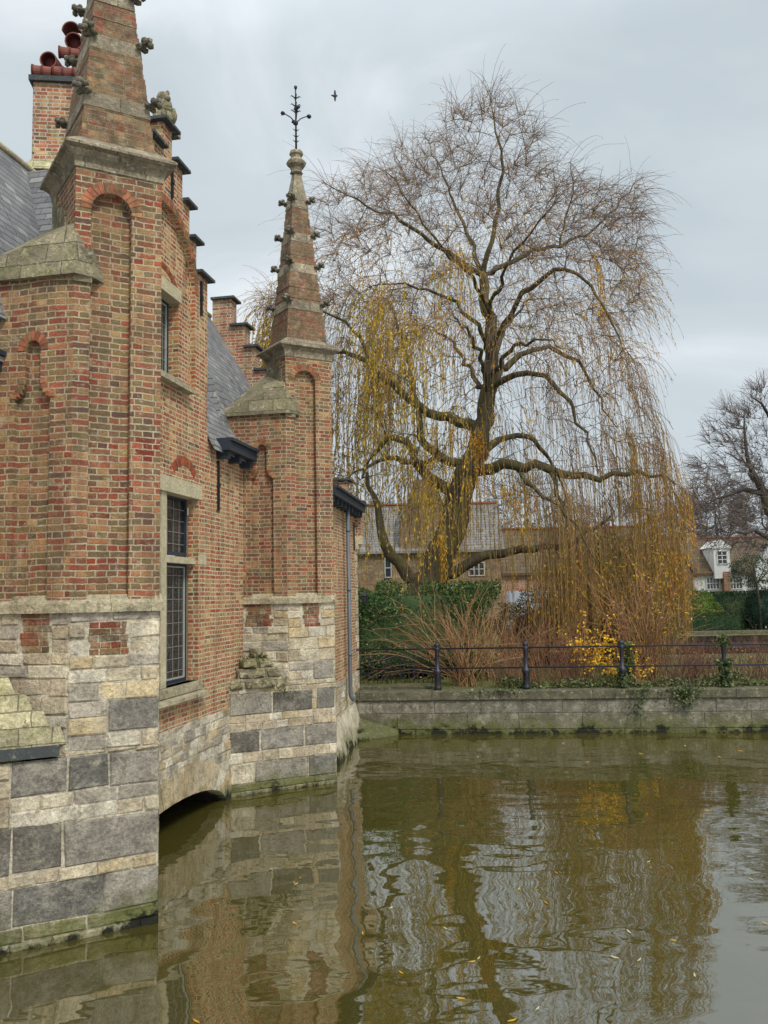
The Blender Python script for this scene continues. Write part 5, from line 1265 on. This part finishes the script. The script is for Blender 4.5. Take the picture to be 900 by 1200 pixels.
for i, (px, Y, n, L, sp, lb) in enumerate(((800, 21.0, 130, 1.15, .40, 'dense low dogwood with dark red stems left of the ivy clad post'), (826, 21.4, 90, 1.1, .35, 'smaller dark red dogwood close behind the ivy clad post'), (880, 21.3, 110, 1.2, .36, 'dark red dogwood thicket at the right edge behind the railing'), (668, 21.0, 60, 1.3, .3, 'low brown dogwood left of the yellow leafed shrub'), (598, 20.9, 50, 1.1, .3, 'low brown dogwood just left of the second railing post'), (925, 21.3, 80, 1.2, .36, 'dogwood cut off by the right edge of the picture'))):
    stems('dogwood', lb, 'shrub', gp(px, Y), n, L, sp, .0065, DOG, 60 + i, grav=.0, br=2, foot=.35, group='dogwoods behind the railing', leaves=(60, BRN, (.06, .02), (.1, 1)))
# ivy: ground cover along the quay edge, and climbers
def leaf_patch(name, pts, pal, leaf, seed, label=None, cat=None, kind=None, nrm=(0, 0, 1)):
    rg2 = np.random.default_rng(seed); V, Q = leaf_quads(pts, rg2.normal(0, 1, pts.shape) + np.array([0, 0, .1]), leaf[0] * rg2.uniform(.6, 1.3, len(pts)), leaf[1], rg2)
    o = np_mesh(name, V, Q, M_LEAF, None, cols(len(pts), pal, rg2, 4, .25)); return tag(o, label, cat, None, kind)
IVY = [srgb(70, 84, 48), srgb(96, 108, 66), srgb(120, 128, 84), srgb(58, 70, 44), srgb(124, 110, 76)]
def qpt(s_, out, z): v = QF.P(s_, z, out); return (v.x, v.y, v.z)
s580 = QF.hit(585, 800, -.3)[0]
pts = []
for _ in range(9000):
    s_ = s580 + abs(rg.normal(0, 1)) ** .5 * 0 + rg.uniform(0, 15); o = -.3 - abs(rg.normal(0, .45)); hgt = .16 + .10 * math.sin(s_ * 2.3) + .07 * math.sin(s_ * 5.1)
    pts.append(qpt(s_, o, .96 + rg.uniform(0, max(.05, hgt)) ))
leaf_patch('ivy_ground_cover', np.array(pts), IVY, (.07, .026), 71, kind='stuff')
pts = np.array([qpt(rg.uniform(-2, 24), -rg.uniform(.5, 6), GZ + rg.uniform(0, .09)) for _ in range(12000)])
leaf_patch('grass', pts, [srgb(96, 104, 52), srgb(116, 118, 62), srgb(110, 96, 60), srgb(128, 104, 66)], (.10, .008), 72, kind='stuff')
def climber(px, h0, h1, w, n, lb, seed, out=-.2, zb=.96):
    s_ = QF.hit(px, 800, -.25)[0]; r = np.random.default_rng(seed); z = r.uniform(h0, h1, n) ; ww = w * (.55 + .45 * np.sin(z * 6 + seed) ** 2)
    a = r.uniform(0, 2 * np.pi, n); P_ = np.array([qpt(s_ + math.cos(b) * c * r.uniform(.5, 1), out + math.sin(b) * c * .7 - .05, zb + zz_) for b, c, zz_ in zip(a, ww, z)])
    leaf_patch('climbing_ivy', P_, IVY[:4], (.08, .032), seed, lb, 'ivy')
climber(850, 0, .62, .17, 650, 'thick green ivy climbing the lower half of the fourth railing post', 80)
climber(850, .95, 1.14, .13, 260, 'tuft of ivy crowning the top of the fourth railing post', 81)
climber(729, 0, .5, .14, 260, 'ivy at the foot of the third railing post', 82)
climber(746, .0, 1.0, .12, 360, 'ivy on the bare stem just right of the third railing post', 83, out=-.9)
for px, dep, w, n, lb in ((800, .42, .22, 260, 'clump of ivy spilling over the coping near the right'), (746, .7, .18, 110, 'thin ivy trailing down the quay face below the third post'), (590, .05, .3, 60, 'few ivy leaves lapping over the coping by the second post')):
    s_ = QF.hit(px, 812, .05)[0]; r = np.random.default_rng(int(px)); P_ = []
    for _ in range(n):
        k = r.uniform(0, 1) ** 1.6; P_.append(qpt(s_ + r.normal(0, w * (1 - k * .5)), .09 + r.uniform(0, .05), .99 - k * dep))
    leaf_patch('hanging_ivy', np.array(P_), IVY[:4], (.075, .03), 85, lb, 'ivy')
# small ferns on the turret's rubble
def wall_plant(p, n, r_, lb, seed):
    r = np.random.default_rng(seed); P_ = np.array([(p[0] + r.normal(0, r_[0]), p[1] + r.normal(0, r_[1]), p[2] + r.normal(0, r_[2])) for _ in range(n)])
    leaf_patch('wall_plant', P_, [srgb(74, 88, 40), srgb(96, 104, 46), srgb(60, 70, 36)], (.045, .012), seed, lb, 'plant')
for px, py, w_, lb, n in ((300, 772, .10, 'tuft of dark green fern on top of the rubble beside the farther turret', 170), (292, 800, .13, 'low mossy plant between the rubble stones beside the farther turret', 150), (330, 812, .07, 'small dark moss tuft at the right foot of the rubble slope', 80)):
    q = at_Y(px, py, T2['K'].y + .02 + (340 - px) * .001); wall_plant((q.x, q.y - .12, q.z), n, (w_, .05, .035), lb, px)
# iron paling in front of the hedge
pf = empty('iron_paling', gp(460, 22.0), 'low black iron paling fence in front of the tall hedge', 'fence')
a0 = tp(421, 790, 22.2); a1 = tp(512, 790, 22.2); fr_ = Fr((a0[0], 22.2), (1, 0)); Lp = a1[0] - a0[0]
for z in (.25, .62): m = MB(); m.box(fr_, 0, Lp, GZ + z, GZ + z + .035, -.015, .015); m.build('rail', M_IRON, pf)
nb = 18
for i in range(nb):
    x_ = Lp * i / (nb - 1); m = MB(); th_ = .03 if i % 6 == 0 else .012
    m.box(fr_, x_ - th_, x_ + th_, GZ, GZ + (.95 if i % 6 == 0 else .78), -th_ - .02, th_ - .02); m.build('post' if i % 6 == 0 else 'bar', M_IRON, pf)
st_ = MB(); b0 = QF.hit(421, 800, -.7)[0]; b1 = QF.hit(508, 800, -.7)[0]; st_.box(QF, b0, b1, .94, 1.02, -.9, -.55); tag(st_.build('stone_kerb', M_COPE), 'pale low stone kerb on the ground behind the railing beside the house', 'kerb')

# ------------------------------------------------------------ far bank: quay, gardens, houses
fb = Fr((6, 42.8), (1, -.06))
m = MB(); 
def far_courses(m, fr, s0, s1):
    for z0, z1, o, wd in ((-.3, .25, .02, 1.6), (.25, .62, 0, 1.3), (.62, .92, 0, 1.1)):
        x_ = s0
        while x_ < s1:
            w_ = wd * random.uniform(.7, 1.3); m.block(fr, x_ + .01, x_ + w_ - .01, z0 + .01, z1 - .01, -.3, o + random.uniform(0, .03), .02, 0, tuple(c * random.uniform(.85, 1.1) for c in srgb(112, 102, 90)[:3]), .01); x_ += w_
far_courses(m, fb, 0, 60)
fq = empty('far_quay_wall', fb.P(5, 0), 'weathered grey canal wall with a pale coping on the far bank at the right', 'wall')
m.build('stonework', M_ASH, fq); m = MB(); m.box(fb, -.2, 60, .93, 1.10, -.6, .08); m.build('coping', M_COPE, fq)
c = at_Y(835, 729, 43.8); leaf_shape('clipped_hedge', 'low neatly clipped dark hedge along the top of the far canal wall', 'hedge', (c.x, 43.8, 1.45), (1.35, .45, .36), 4200, [srgb(40, 60, 34), srgb(58, 80, 44)], (.07, .02), 91, box=True)
c = at_Y(822, 709, 45); leaf_shape('round_bush', 'bright green rounded bush above the clipped hedge', 'bush', (c.x, 45, 2.1), (.86, .8, 1.05), 5200, [srgb(84, 108, 44), srgb(108, 130, 56), srgb(124, 138, 62), srgb(66, 90, 40)], (.10, .022), 92)
c = at_Y(868, 697, 48); leaf_shape('garden_hedge', 'long dark green hedge in front of the white house', 'hedge', (c.x + 1, 48.2, 1.95), (5.6, .6, 1.0), 14000, [srgb(44, 66, 46), srgb(66, 88, 56), srgb(84, 104, 62)], (.12, .03), 93, box=True)
c = at_Y(872, 715, 45.5); leaf_shape('garden_bush', 'mixed green bush to the right of the round bush', 'bush', (c.x, 45.5, 1.9), (1.5, .8, .9), 4500, [srgb(86, 100, 66), srgb(112, 112, 78), srgb(70, 86, 56)], (.10, .025), 94)
c = at_Y(893, 705, 44.6); leaf_shape('garden_bush', 'dark blue green bush at the far right end of the garden', 'bush', (c.x, 44.6, 2.0), (.9, .7, 1.2), 4500, [srgb(36, 58, 46), srgb(48, 72, 52)], (.10, .025), 95)
t = leaf_shape('small_pine', 'small dark loose crowned pine with a thin trunk in front of the white house', 'tree', (at_Y(884, 678, 44.2).x, 44.2, 4.05), (1.25, .8, .75), 3000, [srgb(48, 64, 44), srgb(70, 84, 58), srgb(90, 98, 74)], (.13, .02), 96, core=False)
m = MB(); x_ = at_Y(889, 700, 44.2).x; m.tube([(x_, 44.2, 1.0), (x_ + .05, 44.2, 2.2), (x_ - .08, 44.2, 3.4), (x_ - .15, 44.2, 4.4)], [.09, .08, .06, .03], 6, 0, srgb(80, 72, 62)[:3])
for a_, b_ in ((-.9, 4.0), (.7, 4.2), (-.6, 4.6), (.5, 4.5)): m.tube([(x_ - .05, 44.2, 3.4), (x_ + a_ * .6, 44.1, (3.6 + b_) / 2), (x_ + a_, 44.2, b_)], [.04, .03, .01], 5, 0, srgb(80, 72, 62)[:3])
m.build('trunk', M_TWIG, t)
m = MB(); fr3 = Fr((at_Y(860, 700, 46.5).x, 46.5), (1, 0)); m.box(fr3, 0, 3.4, 2.28, 2.33, -.02, .02)
for x_ in (.02, 1.6, 3.3): m.box(fr3, x_, x_ + .06, 1.0, 2.279, -.02, .02)
tag(m.build('garden_rail', M_WHITEW), 'thin pale garden rail crossing in front of the hedge at the right', 'rail')

def far_window(mb_parent, fr, a0, a1, z0, z1, nx=2, nz=2, o=0.0, arched=False, mwin=None):
    m = MB(); pn = MB()
    if arched:
        lp = arch((a0 + a1) / 2, (a1 - a0) / 2, z0, z1 - (a1 - a0) / 2, None, 8); pn.panel(fr, lp, [], o + .012)
    else: pn.face([fr.P(a0, z0, o + .012), fr.P(a1, z0, o + .012), fr.P(a1, z1, o + .012), fr.P(a0, z1, o + .012)])
    t_ = .05
    for bx in ((a0 - t_, a0, z0 - t_, z1 + t_), (a1, a1 + t_, z0 - t_, z1 + t_), (a0, a1, z0 - t_, z0), (a0, a1, z1, z1 + t_)): m.box(fr, *bx, o + .002, o + .06)
    for k in range(1, nx): x_ = a0 + (a1 - a0) * k / nx; m.box(fr, x_ - .022, x_ + .022, z0, z1, o + .013, o + .045)
    for k in range(1, nz): z_ = z0 + (z1 - z0) * k / nz; m.box(fr, a0, a1, z_ - .022, z_ + .022, o + .0135, o + .04)
    w_ = m.build('window', mwin or M_WHITEW, mb_parent); pn.build('pane', M_GLASS, w_); return w_
def pitched(fr, a0, a1, ze, zr_, d, mat, parent, lip=.25, name='roof'):
    m = MB(); k = (zr_ - ze) / d
    m.hexa([fr.P(a0, ze - lip * k - .12, lip), fr.P(a1, ze - lip * k - .12, lip), fr.P(a1, zr_ - .12, -d), fr.P(a0, zr_ - .12, -d), fr.P(a0, ze - lip * k, lip), fr.P(a1, ze - lip * k, lip), fr.P(a1, zr_, -d), fr.P(a0, zr_, -d)])
    m.hexa([fr.P(a0, zr_ - .12, -d - .001), fr.P(a1, zr_ - .12, -d - .001), fr.P(a1, ze, -2 * d), fr.P(a0, ze, -2 * d), fr.P(a0, zr_, -d - .001), fr.P(a1, zr_, -d - .001), fr.P(a1, ze + .1, -2 * d), fr.P(a0, ze + .1, -2 * d)])
    r = m.build(name, mat, parent); m = MB(); m.tube([fr.P(a0, zr_ + .02, -d), fr.P(a1, zr_ + .02, -d)], .10, 6); m.build('ridge', M_TILER, r); return r
# white house with tiled roof
WH = 55; fw = Fr((at_Y(812, 690, WH).x, WH), (1, 0)); H = lambda px, py: fw.hit(px, py)
wh = empty('white_house', fw.P(2, GZ), 'whitewashed house with a brown tiled roof, dormer and stepped gable at the right edge', 'house')
ze = H(830, 668)[1]; zr_ = H(830, 636)[1] + .45; aL = H(795, 680)[0]; aR = H(880, 680)[0]
m = MB(); m.box(fw, aL, aR + 8, .9, ze, -5.6, 0); m.build('wall', M_WHITEW, wh)
pitched(fw, aL - 2.3, aR + 6, ze, zr_, 2.7, M_TILE, wh)
for x0, x1 in ((828, 842), (855, 869), (876, 884)): far_window(wh, fw, H(x0, 680)[0], H(x1, 680)[0], H(835, 690)[1], H(835, 677)[1], 4, 2)
m = MB(); m.box(fw, H(845, 680)[0], H(853, 680)[0], .95, H(849, 670)[1], .002, .5); m.build('brick_pier', M_CHI, wh)
# dormer
d0, d1 = H(834, 660)[0], H(853, 660)[0]; zd0 = H(840, 668)[1] - .05; zd1 = H(840, 642)[1]; zd2 = H(843, 633)[1]
m = MB(); mid = (d0 + d1) / 2
m.box(fw, d0, d1, zd0 - .5, zd1, -1.6, .40); m.hull([fw.P(d0 - .1, zd1, .44), fw.P(d1 + .1, zd1, .44), fw.P(mid, zd2, .44), fw.P(d0 - .1, zd1, -1.9), fw.P(d1 + .1, zd1, -1.9), fw.P(mid, zd2, -1.9)])
m.box(fw, d0 - .08, d1 + .08, zd1 - .06, zd1 + .03, .401, .48); dm = m.build('dormer', M_WHITEW, wh)
wv = far_window(dm, fw, mid - .28, mid + .28, zd0 + .45, zd1 - .25, 2, 3, .40)
# stepped white gable at the right
gL = H(881, 670)[0]; m = MB(); gs = [(881, 664), (884, 655), (889, 647), (893, 640), (897, 633), (902, 625), (907, 616)]
for i, (px, py) in enumerate(gs):
    a, z = H(px, py); m.box(fw, a, 2 * H(912, 650)[0] - a, (ze - 2.5 if i == 0 else H(*gs[i - 1])[1]), z, .25, .6)
m.box(fw, gL, 2 * H(912, 650)[0] - gL, .9, ze - 2.5, .25, .6)
gb = m.build('stepped_gable', M_WHITEW, wh); far_window(gb, fw, H(895, 650)[0], H(902, 650)[0], H(895, 660)[1], H(895, 643)[1], 1, 2, .6, True)
m = MB(); a, z = H(823, 634); m.box(fw, a - .35, a + .45, z - .8, z + .55, -3.2, -2.5); m.box(fw, a - .4, a + .5, z + .551, z + .65, -3.25, -2.45); m.build('chimney', M_CHI, wh)

# brick gabled house to its left
WB = 52.5; fbk = Fr((at_Y(790, 690, WB).x, WB), (1, 0)); H = lambda px, py: fbk.hit(px, py)
bh = empty('brick_gable_house', fbk.P(0, GZ), 'small orange brick house with a pointed gable left of the white house', 'house')
aL, aR = H(776, 690)[0], H(813, 690)[0]; mid = H(792, 650)[0]; zt = H(792, 641)[1]; zs_ = H(813, 672)[1]
m = MB(); m.panel(fbk, [(aL, .9), (aR, .9), (aR, zs_), (mid, zt), (2 * mid - aR, zs_), (aL, zs_)]); m.face([fbk.P(aR, .9, 0), fbk.P(aR, .9, -4), fbk.P(aR, zs_, -4), fbk.P(aR, zs_, 0)])
bho = m.build('wall', M_CHI, bh); far_window(bh, fbk, H(789, 662)[0], H(797, 662)[0], H(790, 668)[1], H(790, 656)[1], 2, 2)
m = MB()
for e in (-1, 1):
    a = mid + e * (aR - mid + .2); zz2 = zs_ - .25
    m.hexa([fbk.P(mid, zt + .05, .15), fbk.P(a, zz2, .15), fbk.P(a, zz2, -4), fbk.P(mid, zt + .05, -4), fbk.P(mid, zt + .2, .15), fbk.P(a, zz2 + .12, .15), fbk.P(a, zz2 + .12, -4), fbk.P(mid, zt + .2, -4)])
m.build('roof', M_TILER, bh)
# yellow brick house with slate roof behind the willow trunk
YB = brick_mat('yellow brick', [srgb(118, 102, 76), srgb(104, 90, 66), srgb(98, 86, 66), srgb(126, 112, 88)], srgb(160, 150, 130), bw=.25, rh=.09, seed=9)
WA = 43; fa = Fr((at_Y(420, 690, WA).x, WA), (1, 0)); H = lambda px, py: fa.hit(px, py)
ah = empty('yellow_brick_house', fa.P(3, GZ), 'old yellow brick house with a grey slate roof seen through the willow', 'house')
aL, aR = H(380, 690)[0], H(588, 690)[0]; ze = H(500, 641)[1]; zr_ = H(500, 597)[1]
m = MB(); m.box(fa, aL, aR, .9, ze, -5, 0); m.build('wall', YB, ah); pitched(fa, aL - .2, aR + .2, ze + .05, zr_ + .5, 2.5, M_SLATEB, ah)
m = MB(); m.box(fa, aL, aR, ze - .25, ze - .02, .002, .12); m.build('eaves_board', M_FRAME, ah)
for x0, x1, y0, y1, nx, nz in ((452, 458, 676, 655, 1, 2), (550, 567, 674, 660, 3, 2)): far_window(ah, fa, H(x0, y0)[0], H(x1, y0)[0], H(x0, y0)[1], H(x0, y1)[1], nx, nz, mwin=M_FRAME)
g0x, g1x = H(468, 600)[0], H(528, 600)[0]; mid = (g0x + g1x) / 2; m = MB(); zg = H(498, 562)[1]
m.panel(fa, [(g0x, ze - .3), (g1x, ze - .3), (g1x, ze + 1.1), (mid + .5, zg), (mid - .5, zg), (g0x, ze + 1.1)], [], .13); m.panel(fa, [(g0x, ze - .3), (g1x, ze - .3), (g1x, ze + 1.1), (mid + .5, zg), (mid - .5, zg), (g0x, ze + 1.1)], [], -.3)
m.reveal(fa, [(g0x, ze - .3), (g1x, ze - .3), (g1x, ze + 1.1), (mid + .5, zg), (mid - .5, zg), (g0x, ze + 1.1)], .13, -.3); m.build('gable', YB, ah)
# low red roofed outbuilding
WR = 47; fo = Fr((at_Y(590, 690, WR).x, WR), (1, 0)); H = lambda px, py: fo.hit(px, py)
oh = empty('red_roof_house', fo.P(3, GZ), 'brick house with a dull red tiled roof almost hidden by the willow curtain', 'house')
aL, aR = H(588, 690)[0], H(770, 690)[0]; m = MB(); ze = H(660, 688)[1] + 1.0; m.box(fo, aL, aR, .9, ze, -5, 0); m.build('wall', M_CHI, oh); pitched(fo, aL, aR, ze + .05, ze + 2.4, 2.5, M_TILE, oh)
for x0, x1 in ((640, 650), (690, 700)): far_window(oh, fo, H(x0, 700)[0], H(x1, 700)[0], H(x0, 712)[1], H(x0, 694)[1], 2, 2)
m = MB(); a, z = H(592, 716); b_, z2 = H(634, 692); m.box(fo, a, b_, z, z2, .6, .7); m.box(fo, a, b_, .95, z - .01, .5, .6); tag(m.build('pale_shed', plain('pale blue grey paint', srgb(150, 160, 172), .6)), 'pale blue grey shed front glimpsed through the left of the willow curtain', 'shed')
# ------------------------------------------------------------ bird, floating leaves
bd = at_Y(392, 112, 38); m = MB()
wv_ = lambda pts: [Vector((bd.x + a, bd.y + b, bd.z + c)) for a, b, c in pts]
m.tube(wv_([(-.16, 0, .02), (-.05, .02, .0), (.08, .02, -.01), (.14, 0, 0)]), [.02, .05, .055, .02], 6, 0, (.05, .045, .04))
for e in (1, -1):
    P_ = wv_([(-.03, 0, 0), (.08, 0, 0), (.07, 0, e * .16), (.04, 0, e * .28), (-.01, 0, e * .27), (-.03, 0, e * .14)])
    Q_ = [p + Vector((0, .02, 0)) for p in P_]; n_ = 6
    m.mesh(P_ + Q_, [tuple(range(6)), tuple(range(11, 5, -1))] + [(i, (i + 1) % 6, 6 + (i + 1) % 6, 6 + i) for i in range(6)], 0, (.05, .045, .04))
tag(m.build('flying_bird', M_TWIG), 'small dark bird flying with spread wings in the grey sky', 'bird')
lfs = [(77 - 36, 1063), (352, 1029), (347, 1036), (425, 1094), (458, 1064), (345, 1082), (561, 1123), (640, 1058), (608, 1042), (789, 1102), (749, 1125), (814, 1143), (737, 1092), (720, 1122), (896, 1082), (522, 1088), (630, 1182), (600, 1196), (553, 1127), (688, 893), (843, 887), (751, 883), (868, 880), (660, 871), (560, 887), (803, 874), (652, 1023), (880, 1030), (540, 1170), (230, 1197), (345, 1035), (700, 960), (470, 1140), (830, 950), (760, 1010)]
rl = random.Random(3); LV_ = []
for i, (px, py) in enumerate(lfs):
    p = at_z(px, py, .006); a = rl.uniform(0, 3.14); s_ = (.034 if py > 950 else .05) * rl.uniform(.8, 1.2); d = Vector((math.cos(a), math.sin(a), 0)); q = Vector((-d.y, d.x, 0)); m = MB()
    yl = rl.random() < .55; c = rl.choice([srgb(206, 168, 60), srgb(196, 150, 50)]) if yl else rl.choice([srgb(206, 200, 168), srgb(190, 180, 140)])
    pts = [p - d * s_, p - d * s_ * .4 + q * s_ * .2, p + d * s_ * .3 + q * s_ * .22, p + d * s_ + Vector((0, 0, .008)), p + d * s_ * .3 - q * s_ * .22, p - d * s_ * .4 - q * s_ * .2]
    up_ = [v + Vector((0, 0, .004)) for v in pts]
    m.mesh(pts + up_, [(5, 4, 3, 2, 1, 0), (6, 7, 8, 9, 10, 11)] + [(i_, (i_ + 1) % 6, 6 + (i_ + 1) % 6, 6 + i_) for i_ in range(6)], 0, c[:3])
    band = 'below the quay' if py < 960 else ('on open water' if py < 1078 else 'near the bottom edge')
    LV_.append([px, band, 'yellow' if yl else 'pale', m.build('floating_leaf', M_LEAF, None, origin=p)])
ORD = ['first', 'second', 'third', 'fourth', 'fifth', 'sixth', 'seventh', 'eighth', 'ninth', 'tenth', 'eleventh', 'twelfth', 'thirteenth', 'fourteenth']
for band in sorted({q[1] for q in LV_}):
    for colr in ('yellow', 'pale'):
        for k, q in enumerate(sorted([q for q in LV_ if q[1] == band and q[2] == colr], key=lambda q: q[0])):
            tag(q[3], f'{ORD[k]} from the left of the {colr} narrow leaves floating {band}', 'leaf', 'fallen leaves floating on the canal')
